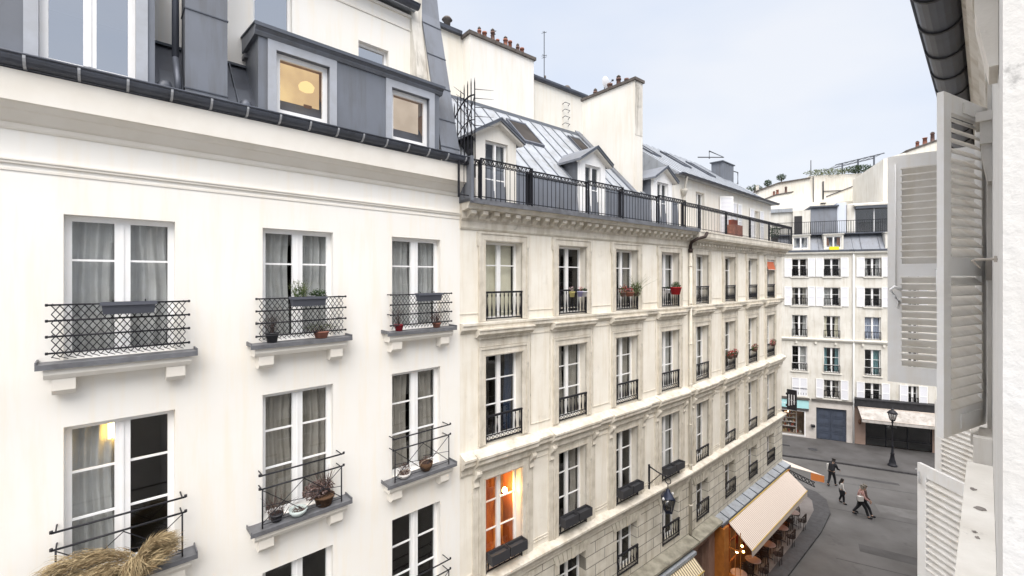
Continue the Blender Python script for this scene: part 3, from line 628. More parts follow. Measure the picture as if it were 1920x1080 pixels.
def stone_building(F_, name, label, t1, cols, w, curt, backw, roomx=None, hplan=None, rowx=None):
    Bd = thing(name, label, 'building', F_.W(0, 0), F_.th)
    rows = list(ROWS); hs = []
    up = [(c, c + w, a, b) for c in cols for a, b in rows[:3]]
    lo = [(c + .04, c + w - .04, rows[3][0], rows[3][1]) for c in cols]
    mb = MB(); facade(mb, 0, t1, -7.3, 1.4, up, 0, .24); shell(mb, 0, t1, -8, -7.3, 1.7); mb.build('wall', STONE, Bd)
    mb = MB(); facade(mb, 0, t1, -9.75, -7.28, lo, .03, .27); shell(mb, 0, t1, -8, -9.75, -7.28, .03); mb.build('rusticated_wall', RUST, Bd)
    # voussoirs above the low windows
    for c in cols:
        mb = MB(); cx = c + w / 2
        for k in range(-4, 5):
            x0 = cx + k * .15 - .07; sl = k * .035
            mb.prism([(x0, -7.91), (x0 + .138, -7.91), (x0 + .138 + sl, -7.60), (x0 + sl, -7.60)], -.02, .055 + (.02 if k == 0 else 0))
        mb.build('lintel_stone', mat('voussoir stone', (.63, .59, .50), .9, var=.25, scale=4, bump=.3), Bd)
    # bands between storeys
    mb = MB(); mb.prof([(-.05, -1.32), (.02, -1.32), (.06, -1.26), (.12, -1.22), (.12, -1.16), (.15, -1.12), (.15, -1.07), (-.05, -1.055)], 0, t1); moulding(mb, 0, t1, [(-.86, -.845, .015)]); mb.build('string_course', STONETRIM, Bd)
    def prof2(e): return [(-.05, -4.62), (.03 + e, -4.62), (.06 + e, -4.57), (.06 + e, -4.46), (.13 + e, -4.40), (.19 + e, -4.34), (.19 + e, -4.27), (.23 + e, -4.22), (.23 + e, -4.17), (-.05, -4.04)]
    mb = MB(); t = 0
    for c in cols:
        a, b_ = c - .38, c + w + .38
        if a > t: mb.prof(prof2(0), t, a)
        mb.prof(prof2(.07), max(a, 0), min(b_, t1)); t = b_
    if t < t1: mb.prof(prof2(0), t, t1)
    mb.build('middle_cornice', STONETRIM, Bd)
    mb = MB(); mb.prof([(-.05, -7.62), (.05, -7.62), (.08, -7.57), (.08, -7.50), (.12, -7.46), (.12, -7.38), (.18, -7.33), (.20, -7.27), (.24, -7.25), (.24, -7.19), (-.05, -7.10)], 0, t1)
    moulding(mb, 0, t1, [(-6.98, -6.95, .02)]); mb.build('lower_cornice', STONETRIM, Bd)
    # pale sunk panels between bays (upper storeys)
    mb = MB()
    for c0, c1 in zip(cols, cols[1:]):
        a, b_ = c0 + w + .30, c1 - .30
        if b_ - a > .2:
            for h0, h1 in ((-3.85, -1.45), (-6.9, -4.75)): moulding(mb, a, b_, [(h0, h0 + .025, .015), (h1 - .025, h1, .015)])
            for h0, h1 in ((-3.85, -1.45), (-6.9, -4.75)): mb.box(a, a + .02, -.05, .015, h0 + .025, h1 - .025); mb.box(b_ - .02, b_, -.05, .015, h0 + .025, h1 - .025)
    mb.build('panel_moulding', STONETRIM, Bd)
    for i, c in enumerate(cols):
        for r, (a, b_) in enumerate(rows):
            ww = w if r < 3 else w - .08; cc = c if r < 3 else c + .04
            kd, cm = curt.get((i, r), (None, None))
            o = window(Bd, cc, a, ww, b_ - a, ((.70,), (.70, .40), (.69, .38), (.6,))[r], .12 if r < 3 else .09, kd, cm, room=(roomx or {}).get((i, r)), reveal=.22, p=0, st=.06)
            if r < 3: sub(cached(('sur', round(w, 2), r), lambda: m_surround(w, b_ - a, r + 1)), 'window_surround', o, (0, -.22, 0))
            h = (.70, .66, .50, .66)[r]
            me = cached(('rail', round(ww, 2), r), lambda: m_rail(ww, h, (9, 8, 7, 7)[r], r in (1, 3), p=.02 if r < 3 else .05))
            rl = sub(me, 'railing', o, (0, -.22 if r < 3 else -.22, .01))
            if r == 2 and (rowx or {}).get(i): add_planter_boxes(rl, ww, h)
    return Bd
BC = [.71, 3.18, 5.70, 8.22]
B = stone_building(FB, 'apartment_building', 'cream stone building with iron roof balcony, gabled dormers and a glowing orange window', 10.04, BC, 1.15,
    {(0, 0): ('blind', CURTB), (1, 1): ('full', CURTT), (2, 1): ('full', CURTT), (3, 1): ('full', CURT), (0, 1): ('sides', mat('navy curtain', (.03, .045, .08), .9)), (2, 0): ('sides', CURTT), (1, 2): ('sides', CURTT), (3, 0): ('sides', CURT), (3, 2): ('sides', CURT)}, 8,
    {(0, 2): ROOMO}, None, {0: 1, 1: 1, 2: 1, 3: 1})
# lamp inside the glowing room
win0 = [o for o in B.children if o.name.startswith('window') and abs(o.location.x - .71) < .01 and abs(o.location.z - (CAMH - 7.12)) < .01][0]
b = MB(-1, 0); b.lathe((.86, -.10, 1.56), [(.02, 0), (.05, .03), (.06, .07), (.05, .11), (.02, .14)], 12); b.build('lamp', emis('globe lamp', (1, .55, .16), 90), win0)
b = MB(-1, 0)
for k in range(12): b.box(.05 + k * .042, .088 + k * .042, -.18, -.165, .05, 2.2)
b.build('bamboo_blind', glow_mat('emissive bamboo blind', (.10, .016, .003), (.24, .055, .010), .9, 3, (6, 1, 1)), win0)  # blind emits by itself, lamplight coming through is put into its colour
b = MB(-1, 0)
for k in range(12): b.box(.60 + k * .042, .638 + k * .042, -.50, -.485, .0, 2.3)
b.build('bamboo_blind', glow_mat('emissive far blind', (.08, .014, .003), (.36, .12, .02), .9, 3, (6, 1, 1)), win0)  # also emissive, carries the orange glow of the room
b = MB(-1, 0); b.box(.98, 1.1, -.6, -.5, .1, 2.2); b.build('gilt_strip', mat('gilt strip', (.6, .35, .06), .4, .5), win0)
def balcony_b():
    mb = MB()
    mb.prof([(-.05, 1.12), (.03, 1.12), (.05, 1.16), (.05, 1.30), (.08, 1.34), (-.05, 1.34)], 0, 10.04)
    mb.prof([(-.05, 1.34), (.08, 1.34), (.10, 1.36), (.10, 1.52), (.34, 1.56), (.36, 1.62), (.40, 1.66), (.40, 1.70), (-.05, 1.70)], 0, 10.04)
    t = .12
    while t < 9.95: mb.prof([(.08, 1.36), (.16, 1.36), (.2, 1.42), (.30, 1.46), (.30, 1.54), (.08, 1.54)], t, t + .15); t += .33
    mb.build('cornice', STONETRIM, B)
    mb = MB(); mb.box(-.02, 10.04, -.8, .46, 1.70, 1.76); mb.box(-.03, 10.05, .46, .475, 1.66, 1.78); mb.build('balcony_floor', SILLZ, B)
balcony_b()
def rail_run(par, segs, h0, F_S=-1, gap=.145, top_h=.92, scroll=True):
    """segs: (t0,t1,p,extra height,post)"""
    mb = MB(); fz = MB()
    for t0, t1, p, e, post in segs:
        z1 = h0 + top_h + e
        mb.box(t0, t1, p - .022, p + .022, z1 - .028, z1); mb.box(t0, t1, p - .012, p + .012, z1 - .15, z1 - .135); mb.box(t0, t1, p - .012, p + .012, h0 + .05, h0 + .068)
        n = max(1, round((t1 - t0) / gap))
        for k in range(n + 1):
            t = t0 + (t1 - t0) * k / n; mb.tube([(t, p, h0), (t, p, z1 - .14)], .0085, 5)
        if post:
            for t in (t0, t1): mb.box(t - .018, t + .018, p - .018, p + .018, h0, z1)
        if scroll:
            n = max(2, round((t1 - t0) / .13))
            for k in range(n):
                a = t0 + (t1 - t0) * (k + .5) / n; q = (t1 - t0) / n * .46
                fz.tube([(a - q, p, z1 - .135), (a - q * .3, p, z1 - .06), (a, p, z1 - .035), (a + q * .3, p, z1 - .06), (a + q, p, z1 - .135)], .014, 4)
                fz.tube([(a + .034 * math.cos(j * math.pi / 3), p, z1 - .085 + .034 * math.sin(j * math.pi / 3)) for j in range(7)], .013, 4)
                fz.tube([(a - q, p, z1 - .03), (a - q * .6, p, z1 - .08), (a - q, p, z1 - .13)], .007, 4)
    o = mb.build('balcony_railing', IRON, par)
    if scroll: fz.build('scroll_frieze', IRON, o)
    return o
segs = [(-.28, .26, .40, 0, 1), (.26, 1.80, .48, .03, 1), (1.80, 3.9, .40, 0, 1), (3.9, 5.45, .48, .03, 1), (5.45, 7.35, .40, 0, 1), (7.35, 9.0, .48, .03, 1), (9.0, 10.04, .40, 0, 1)]
rail = rail_run(B, segs, 1.76, scroll=True, top_h=.90)
mb = MB()
for a, c in zip(segs, segs[1:]): mb.box(a[1] - .012, a[1] + .012, .40, .48, 2.60, 2.66); mb.box(a[1] - .012, a[1] + .012, .40, .48, 1.82, 1.84)
for t in (1.72, 1.80, 5.4, 8.95): mb.box(t - .05, t + .05, .38, .395, 1.78, 2.62)
mb.build('railing_return', IRON, rail)
# mansard wall behind balcony + roof
mb = MB(); mb.face([(0, -.36, 1.76), (10.04, -.36, 1.76), (10.04, -.44, 2.75), (0, -.44, 2.75)])
mb.prof([(-.44, 2.74), (-.44, 2.82), (-3.1, 5.55), (-5.0, 5.55), (-8, 3.0), (-8, 1.6), (-.36, 1.6), (-.36, 1.76)], 0, 10.04)
rfB = mb.build('roof', ZINCR, B)
mb = MB(); t = .15
while t < 10: mb.prof([(-.44, 2.82), (-3.1, 5.55), (-3.1, 5.585), (-.43, 2.855)], t, t + .028); t += .52
mb.box(0, 10.04, -.47, -.41, 2.76, 2.83); mb.prof([(-3.04, 5.5), (-3.04, 5.6), (-3.2, 5.66), (-3.3, 5.6)], 0, 10.04); each(mb, 'roof_seam', mat('grey roof seam', (.16, .175, .20), .6, .1), rfB)
mb = MB(); mb.prof([(-.345, 1.77), (-.42, 2.74), (-.44, 2.74), (-.365, 1.77)], 0, 10.04); mb.build('zinc_apron', ZINC, rfB)
def slope(p): return 2.82 + (-.44 - p) * (2.73 / 2.66)
def skylight(par, sl, t0, t1, p0, p1, opened=0.):
    b = MB(); z0, z1 = sl(p0), sl(p1); e = .05; r = .09
    for a, c in ((t0, t0 + e), (t1 - e, t1)): b.prof([(p0, z0), (p1, z1), (p1, z1 + r), (p0, z0 + r)], a, c)
    for pa in (p0, p1 + e): zz = sl(pa); b.prof([(pa, zz), (pa - e, sl(pa - e)), (pa - e, sl(pa - e) + r), (pa, zz + r)], t0 + e, t1 - e)
    o = b.build('skylight', ZINCD, par)
    b = MB(); b.prof([(p0 - e, sl(p0 - e) + .05), (p1 + e, sl(p1 + e) + .05), (p1 + e, sl(p1 + e) + .06), (p0 - e, sl(p0 - e) + .06)], t0 + e, t1 - e); b.build('pane', GLASSR if not opened else MATS['dark room'], o)
    return o
skylight(B, slope, 3.5, 4.35, -1.75, -2.7, 1); skylight(B, slope, 6.45, 7.1, -2.0, -2.75, 1)
def gable_dormer(par, t0, t1, seed, front=.0):
    c = (t0 + t1) / 2; pf = -.30; w0, w1 = c - .36, c + .36
    b = MB(); facade(b, t0, t1, 1.77, 3.52, [(w0, w1, 1.80, 3.42)], pf, .12)
    b.prism([(t0, 3.52), (t1, 3.52), (c, 3.88)], pf - .12, pf)
    for t in (t0, t1): b.face([(t, pf, 1.77), (t, pf - .1, 1.77), (t, pf - .1, 3.52), (t, pf, 3.52)])
    d = b.build('dormer', WHITE if seed else PARTYW, par)
    b = MB()
    for t, s in ((t0, 1), (t1, -1)): b.plan([(t + .004 * s, pf - .01), (t + .05 * s, pf - .01), (t + .05 * s, -1.6), (t + .004 * s, -1.6)], 1.77, 3.52)
    b.build('dormer_cheek', MATS['zinc cladding'] if seed else mat('slate', (.055, .058, .065), .6, var=.3, scale=6, brick=(.22, .12, .008, .4)), d)
    b = MB(); ov = .16; sl = .36 / ((t1 - t0) / 2)
    for s in (-1, 1):
        e = c + s * ((t1 - t0) / 2 + ov); ez = 3.52 - ov * sl
        b.prism([(c, 3.92), (c, 4.0), (e, ez + .10), (e, ez + .03)] if s > 0 else [(c, 3.92), (e, ez + .03), (e, ez + .10), (c, 4.0)], -2.0, pf + .20)
    b.build('dormer_roof', ZINC, d)
    b = MB()
    for s in (-1, 1):
        e = c + s * ((t1 - t0) / 2 + ov - .03); ez = 3.52 - (ov - .03) * sl
        b.prism([(c, 3.86), (c, 3.925), (e, ez + .035), (e, ez - .02)], pf - .02, pf + .15)
    b.build('gable_moulding', PLASTRIM, d)
    b = MB(); c2 = (w0 + w1) / 2; b.prism([(c, 3.96), (c, 4.01), (t1 + ov, 3.52 - ov * sl + .12), (t1 + ov, 3.52 - ov * sl + .09)], pf + .19, pf + .215); b.prism([(c, 3.96), (c, 4.01), (t0 - ov, 3.52 - ov * sl + .12), (t0 - ov, 3.52 - ov * sl + .09)], pf + .19, pf + .215); b.build('roof_edging', SEAM, d)
    window(par, w0, 1.80, .72, 1.62, (.42,) if seed == 0 else (.55,), .07, 'sides' if seed != 1 else None, CURT, reveal=.09, p=pf, st=.05, glass=None)
gable_dormer(B, .66, 1.94, 0); gable_dormer(B, 4.42, 5.60, 1); gable_dormer(B, 8.25, 9.45, 2)
# spiky iron screen between A and B
sp = thing('spiked_screen', 'black iron fan of spikes guarding the balcony end beside the zinc-clad gable', 'security spikes', FB.W(0, 0), FB.th)
b = MB()
pts = []
for k in range(8):
    p = -.42 + k * .14; top = 3.70 + .62 * math.sin((k + 1) / 8 * 1.9); lowz = 2.2 if k > 2 else 2.75
    b.tube([(.03 + .002 * k, p, lowz), (.03, p, top)], .014, 5); b.tube([(.03, p, top), (.03, p, top + .12)], .014, 5, r1=.002); pts.append((.03, p, top - .26))
b.tube(pts, .018, 6); b.tube([(.03, q[1], q[2] - .55) for q in pts], .012, 5)
for k in range(5): z = 3.35 + k * .2; b.tube([(.03, .56, z), (.45, .70, z + .03)], .010, 5, r1=.003); b.tube([(.03, .56 - .1 * k, z), (-.3, .62 - .1 * k, z + .08)], .010, 5, r1=.003)
b.tube([(.03, .56, 4.0), (.03, 0.0, 3.0)], .012, 5); b.tube([(.03, .56, 3.0), (.03, .1, 4.1)], .012, 5)
b.build('spike', IRON, sp)
mb = MB(); mb.box(-.02, .05, -.45, .5, 1.7, 2.7); mb.build('balcony_end_panel', ZINC, B)
# party wall chimney between dormers
def pots(par, lst, m1=TERRA, r=.095, h=.34):
    for i, (t, p, z) in enumerate(lst):
        hh = h * (1 + .25 * ((i * 7) % 3 - 1)); rr = r * (1 + .1 * ((i * 5) % 3 - 1))
        b = MB(); b.lathe((t, p, z), [(rr * 1.1, 0), (rr, .05), (rr * .85, hh - .06), (rr * 1.08, hh - .06), (rr * 1.08, hh), (rr * .8, hh)], 10)
        o = b.build('chimney_pot', m1 if i % 4 != 2 else TERRAD, par)
        if i % 2 == 0: b = MB(); b.lathe((t, p, z + hh), [(.02, .0), (rr * .9, .05), (rr * .9, .07), (.02, .13)], 8); b.build('cowl', SOOT, o)
mb = MB(); mb.plan([(7.62, -.63), (8.07, -.63), (8.07, -3.05), (7.62, -3.05)], 2.6, 6.9); st = mb.build('chimney_stack', PARTYW, B)
mb = MB(); mb.box(7.56, 8.13, -3.1, -.57, 6.9, 7.0); mb.build('cap', SOOT, st)
mb = MB(); mb.box(8.07, 8.08, -1.6, -.63, 3.2, 6.9); mb.box(7.62, 8.07, -.63, -.62, 5.0, 6.9); mb.build('soot_stain', SOOTW, st)
pots(st, [(7.85, -2.6, 7.0), (7.85, -1.9, 7.0), (7.85, -1.5, 7.0), (7.85, -1.15, 7.0)], TERRAD, .09, .26)
mb = MB(); mb.prof([(-.40, 2.80), (-.40, 2.86), (-3.2, 5.75), (-3.2, 5.6)], 7.35, 7.61); mb.build('flashing', ZINC, st)
mb = MB(); mb.box(10.6, 11.1, -3.4, -2.9, 4, 6.35); s2 = mb.build('chimney_stack', PARTYW, B); mb = MB(); mb.box(10.54, 11.16, -3.46, -2.84, 6.35, 6.43); mb.build('cap', SOOT, s2); pots(s2, [(10.85, -3.15, 6.43)], TERRAD, .09, .3)
mb = MB(); mb.box(10.1, 10.45, -3.4, -2.9, 4, 6.6); s2 = mb.build('chimney_stack', SOOTW, B); mb = MB(); mb.box(10.05, 10.5, -3.46, -2.84, 6.6, 6.67); mb.build('cap', SOOT, s2)

# =================================================================== BUILDING C (continuing, by the corner)
CC = [.56, 3.19, 5.75, 8.15]
C = stone_building(FC, 'apartment_building', 'cream stone corner building with long black balcony and pale attic shutters, above the cafe', 10.45, CC, 1.10,
    {(0, 1): ('full', CURT), (0, 0): ('sides', CURT), (1, 0): ('full', CURTT), (2, 0): ('full', CURT), (0, 2): ('sides', CURT), (1, 1): ('full', CURT), (2, 1): ('full', CURT), (1, 2): ('sides', CURT), (3, 1): ('sides', CURT)}, 8)
mb = MB()
mb.prof([(-.05, 1.10), (.05, 1.10), (.08, 1.15), (.08, 1.28), (.22, 1.34), (.24, 1.40), (.40, 1.44), (.42, 1.52), (.42, 1.68), (-.05, 1.68)], 0.02, 10.75)
t = .3
while t < 10.6: mb.box(t, t + .1, .08, .20, 1.20, 1.30); t += .26
mb.build('cornice', STONETRIM, C)
mb = MB(); mb.box(.02, 10.8, -.8, .44, 1.68, 1.73); mb.build('balcony_floor', STONETRIM, C)
cs = [(.02, 2.4, .40, 0, 1), (2.4, 4.9, .40, 0, 1), (4.9, 7.3, .40, 0, 1), (7.3, 10.7, .40, 0, 1)]
rl = rail_run(C, cs, 1.73, gap=.13, top_h=.93)
mb = MB()
for t in (.05, 2.4, 4.9, 7.3, 10.6):
    for k in range(5): mb.tube([(t - .1 + .05 * k, .41, 1.75), (t - .1 + .05 * k, .41, 2.6)], .010, 4)
    for z in (1.85, 2.0, 2.15, 2.3, 2.45): mb.tube([(t - .1, .42, z), (t + .1, .42, z + .08)], .012, 4); mb.tube([(t + .1, .42, z), (t - .1, .42, z + .08)], .012, 4)
for k in range(9): mb.tube([(10.7, .40 - .13 * k, 1.73), (10.7, .40 - .13 * k, 2.58)], .01, 4)
mb.box(10.68, 10.72, -.7, .4, 2.6, 2.66)
mb.build('railing_panel', IRON, rl)
# attic wall
cw = [(1.9, 2.7, 1.80, 3.55), (4.75, 5.35, 1.80, 3.45), (8.2, 8.9, 1.80, 3.4)]
mb = MB(); facade(mb, .1, 10.7, 1.7, 3.96, cw, -.6, .16); shell(mb, .1, 10.7, -8, 1.7, 3.96, -.6); mb.build('attic_wall', PARTYW, C)
for a, b_, c, d in cw: window(C, a, c, b_ - a, d - c, (.6,), .07, 'sides', CURT, reveal=.13, p=-.6, st=.05)
def shut(par, F_, t, p, h0, w, h, ang=0, m=BLIND, name='shutter'):
    b = MB(-1, 0); e = .05
    b.box(0, e, 0, .035, 0, h); b.box(w - e, w, 0, .035, 0, h)
    for z in (0, h * .5 - e / 2, h - e): b.box(e, w - e, 0, .035, z, z + e)
    o = place(cached(('sh', round(w, 2), round(h, 2)), lambda: b.mesh('shutter', WHITE)), name, par, (t, -p, h0 + CAMH), ang)
    def lo():
        q = MB(-1, 0); q.box(e, w - e, .01, .02, e, h - e); return q.mesh('louvre_panel', m)
    place(cached(('lo', round(w, 2), round(h, 2), m.name), lo), 'louvre_panel', o)
    return o
shut(C, FC, 4.1, -.57, 1.85, .62, 1.75, R(-38)); shut(C, FC, 5.4, -.57, 1.85, .55, 1.65); shut(C, FC, 7.6, -.57, 1.85, .55, 1.6); shut(C, FC, 8.95, -.57, 1.85, .55, 1.6); shut(C, FC, 6.1, -.57, 1.85, .45, 1.65)
mb = MB(); mb.prof([(-.40, 3.94), (-.40, 4.02), (-3.5, 6.32), (-3.9, 6.32), (-8, 4.0)], -.1, 8.2)
# hipped end
mb.hexa([(8.2, -.40, 3.94), (11.0, -.40, 3.94), (11.0, -8, 3.94), (8.2, -8, 3.94), (8.2, -3.5, 6.318), (9.2, -3.5, 6.3), (9.2, -3.9, 6.3), (8.2, -3.9, 6.318)])
rfC = mb.build('roof', ZINCR, C)
mb = MB(); t = .1
while t < 8.2: mb.prof([(-.40, 4.02), (-3.5, 6.32), (-3.5, 6.345), (-.40, 4.045)], t, t + .02); t += .55
for k in range(5): t = 8.5 + k * .45; f = .97 - k * .2; mb.tube([(t, -.42, 4.0), (8.2 + (t - 8.2) * .4, -.40 - 3.1 * f, 4.02 + 2.3 * f)], .02, 4)
each(mb, 'roof_seam', mat('pale roof seam', (.22, .24, .27), .5, .2), rfC)
def slc(p): return 4.02 + (-.40 - p) * (2.3 / 3.1)
for t0, p0 in ((.5, -1.8), (3.0, -1.7), (5.1, -1.5)): skylight(C, slc, t0, t0 + .8, p0, p0 - 1.15)
gutter(.1, 11.0, -.33, 4.0, .075, ZINCD, C, 1, rings=False)
mb = MB(); mb.box(7.9, 9.3, -2.6, -2.0, 4.8, 6.1); q = mb.build('roof_box', ZINC, C); mb = MB(); mb.box(7.8, 9.4, -2.65, -1.95, 6.1, 6.15); mb.build('lid', SEAM, q)
mb = MB()
for a in ([(7.2, -2.4, 6.2), (7.2, -2.4, 6.6), (9.0, -2.4, 6.6), (7.2, -3.0, 6.4)], [(9.6, -2.2, 5.2), (10.4, -2.2, 5.3), (10.4, -2.2, 5.95), (9.2, -2.2, 5.9)]): mb.tube(a, .03, 5)
mb.build('roof_guard_rail', IRONG, C)
# downpipe at joint with black hopper
mb = MB(); mb.tube([(.02, .09, -9.55), (.02, .09, 1.0)], .055, 10)
for z in (-8.5, -7.0, -5.5, -4.0, -2.5, -1.0, .4): mb.lathe((.02, .09, z), [(.07, 0), (.07, .05)], 10)
mb.build('downpipe', mat('cream pipe paint', (.66, .62, .54), .6, var=.15, scale=4), C)
mb = MB(); mb.tube([(.02, .09, 1.0), (.02, .09, 1.18), (-.12, .2, 1.3), (.0, .36, 1.42), (.32, .5, 1.5), (.45, .52, 1.66)], .06, 8); mb.lathe((.02, .09, .92), [(.08, 0), (.09, .14)], 8); mb.build('pipe_elbow', mat('rusted black pipe', (.035, .022, .018), .6), C)
mb = MB(); mb.tube([(.6, -.34, 3.93), (.75, -.5, 3.5), (.7, -.52, 2.9), (.7, -.52, 1.75)], .05, 8); mb.lathe((.7, -.5, 3.2), [(.06, 0), (.14, .2), (.14, .26)], 8); mb.build('hopper_pipe', mat('hopper paint', (.55, .52, .46), .7), C)
# corner return wall decoration: blade sign
sg = thing('blade_sign', 'black vertical hanging shop sign with pale marks on the far corner of the cafe building', 'sign', FC.W(10.47, .18, -5.9 + CAMH), FC.th)
b = MB(-1, 0); b.box(0, .10, .06, .50, -1.05, .0); b.box(.02, .08, .0, .06, -.3, -.2); b.box(.02, .08, .0, .06, -.9, -.8); b.build('panel', IRON, sg)
b = MB(-1, 0)
for k in range(3): b.box(-.008, 0, .14 + k * .12, .18 + k * .12, -.85 + .05 * k, -.25); b.box(-.008, 0, .12 + k * .12, .20 + k * .12, -.5 - .06 * k, -.46 - .06 * k)
b.build('lettering', mat('sign white', (.7, .7, .72), .6), sg)
# terracotta planter etc on balcony of C
q = thing('planter', 'big terracotta planter box standing on the long black balcony', 'planter', FC.W(3.4, -.05, 1.73 + CAMH), FC.th)
b = MB(-1, 0)
for a in ((0, .9, .0, .04, 0, .5), (0, .9, .34, .38, 0, .5), (0, .04, .04, .34, 0, .5), (.86, .9, .04, .34, 0, .5), (.04, .86, .04, .34, 0, .42)): b.box(*a)
b.build('box', TERRA, q); b = MB(-1, 0); b.box(.1, .55, .1, .3, .42, .72); b.build('inner_pot', mat('rust pot', (.28, .07, .04), .7), q)
for t, lab in ((9.4, 'dark shrub in pot inside the far end of the long black balcony'),):
    plant('potted_plant', FC, t, .0, 1.73, lab, 'plant', [('foliage', LEAF2, [((0, 0, .6), (.4, .25, .35), 240, .05, 0)])], (.16, .3, IRONG))
# window flowers on B and C
def fl(F_, t, h, lab, cols, potm=None, n=150, sz=.022, rad=(.16, .09, .12), pot=(.09, .14)):
    return plant('flowering_plant', F_, t, .14, h, lab, 'plant', [(nm, m, [((random.uniform(-.04, .04), 0, pot[1] + .05 + i * .03), rad, n if i == 0 else n // 2, sz, 0)]) for i, (nm, m) in enumerate(cols)], (pot[0], pot[1], potm or TERRA))
YP = mat('yellow pot', (.62, .55, .22), .5); BP = mat('white pot', (.72, .72, .75), .5); LP = mat('lilac pot', (.35, .33, .55), .5)
r1 = -1.05 + .50
fl(FB, 3.60, r1, 'yellow pot of pale pink flowers on the second top-row window rail', [('foliage', LEAF2), ('flower', mat('pale petal', (.6, .45, .45), .7))], YP, 70, .02, (.09, .06, .07), (.08, .15))
fl(FB, 3.93, r1, 'lilac pot of dark flowers beside white pot on the second top-row window rail', [('foliage', LEAF2), ('flower', PINK)], LP, 60, .02, (.09, .06, .06), (.08, .15))
fl(FB, 4.12, r1, 'white pot with a low dark plant on the second top-row window rail', [('foliage', LEAF2)], BP, 50, .02, (.07, .06, .05), (.08, .15))
fl(FB, 5.9, r1 - .05, 'red flowering plant at the left of the third top-row window rail', [('foliage', LEAF), ('flower', RED)], TERRAD, 140, .025, (.2, .1, .16))
fl(FB, 6.25, r1 - .05, 'brown trough plant in the middle of the third top-row window rail', [('foliage', DRY), ('flower', PINK)], TERRA, 90, .022, (.16, .08, .08), (.14, .14))
o = fl(FB, 6.6, r1 - .05, 'arching yellow green bush spilling right off the third top-row window rail', [('foliage', LEAFO), ('sprig', LEAF)], TERRAD, 260, .03, (.26, .16, .24)); stems(o, 50, (0, 0, .1), (.06, .05), .5, LEAFO, .004, .55)
fl(FB, 8.45, r1, 'small white pot on the fourth top-row window rail', [('foliage', LEAF2)], BP, 40, .02, (.06, .05, .05), (.08, .14))
fl(FB, 8.95, r1 - .06, 'leafy green plant in round red pot on the fourth top-row window rail', [('foliage', LEAF2), ('sprig', LEAF)], mat('bright red pot', (.45, .015, .025), .4), 240, .03, (.24, .12, .13), (.2, .26))
for t, hb, lab in ((3.45, -3.45, 'bright red geraniums left on the second-row rail above the cafe'), (3.95, -3.45, 'deep red geraniums right on the second-row rail above the cafe'), (6.25, -3.45, 'pink and green geraniums on the third window of the second row above the cafe'), (8.7, -3.45, 'full red and green geranium box on the last second-row window before the corner')):
    fl(FC, t, hb, lab, [('foliage', LEAF2 if t < 4 else LEAF), ('flower', RED if t < 4 else PINK)], TERRAD, 170, .035, (.3, .12, .16), (.12, .14))
o = thing('roller_awning', 'half lowered orange red roller blind over the last top-row window before the corner', 'awning', FC.W(8.15, .0, .87 + CAMH), FC.th)
b = MB(-1, 0); b.prof([(-.05, -.08), (-.02, -.08), (.10, -.48), (.085, -.49), (-.05, -.12)], .03, 1.07); b.build('canvas', mat('orange red canvas', (.50, .13, .06), .8), o); b = MB(-1, 0); b.tube([(.02, -.03, -.05), (1.08, -.03, -.05)], .04, 8); b.tube([(.03, .095, -.49), (1.07, .095, -.49)], .012, 5); b.build('roller', WHITE, o)

# =================================================================== BUILDING E (tall pale walls behind)
E_ = thing('apartment_building', 'tall blank cream building with a row of red chimney pots rising behind the balcony roof', 'building', FB.W(0, -5), FB.th)
mb = MB(-1, CAMH)
mb.box(-8, 3.4, -9, -.15, -13, 8.85); mb.box(6.49, 9.95, -9, 0, -13, 8.2); mb.build('wall', mat('pale yellow render', (.76, .735, .67), .9, var=.06, scale=.5, streak=.05), E_)
mb = MB(); mb.box(3.4, 6.49, -3, .35, -13, 8.75); stE = mb.build('chimney_stack', mat('white render', (.76, .74, .70), .9, var=.04, scale=.4, streak=.04), E_)
mb = MB(); mb.box(3.32, 6.56, -3.1, .43, 8.75, 8.87); mb.build('cap', SOOT, stE)
mb = MB(); mb.box(3.7, 6.3, -.2, .3, 8.87, 8.95)
mb.build('pot_bed', SOOT, stE)
pots(stE, [(3.95 + k * .31, .05 if k % 2 else .15, 8.95) for k in range(8)], TERRA, .08, .30)
mb = MB(); mb.prof([(.12, 8.2), (.16, 8.26), (.16, 8.34), (-.1, 8.34), (-1.0, 8.95), (-6, 8.95), (-6, 8.2)], 6.57, 9.0); mb.prof([(.12, 8.2), (.16, 8.26), (.16, 8.34), (-3, 8.5), (-3, 8.2)], 9.0, 10.0); mb.prof([(.0, 8.85), (.02, 8.97), (-.3, 9.15), (-6, 9.15), (-6, 8.85)], -8, 3.3); mb.build('roof', ZINCD, E_)
mb = MB()
for z in (6.4, 6.7, 7.0, 7.3, 7.6): mb.tube([(8.5, .0, z), (8.52, .14, z + .05), (8.82, .14, z + .05), (8.85, .0, z)], .014, 5)
each(mb, 'ladder_rung', IRONG, E_)
mb = MB(); mb.lathe((2.9, -.4, 9.15), [(.12, 0), (.12, .2), (.2, .26), (.12, .36)], 10); mb.lathe((9.3, -.5, 8.4), [(.18, 0), (.2, .25), (.1, .38)], 10)
for t in (6.9, 7.5, 8.3): mb.lathe((t, -.9, 8.9), [(.05, 0), (.05, .2)], 8)
mb.build('roof_vent', SOOT, E_)
mb = MB(); mb.box(9.3, 10.4, 1.0, 1.6, 3, 5.9); mb.build('roof_box', ZINC, E_)
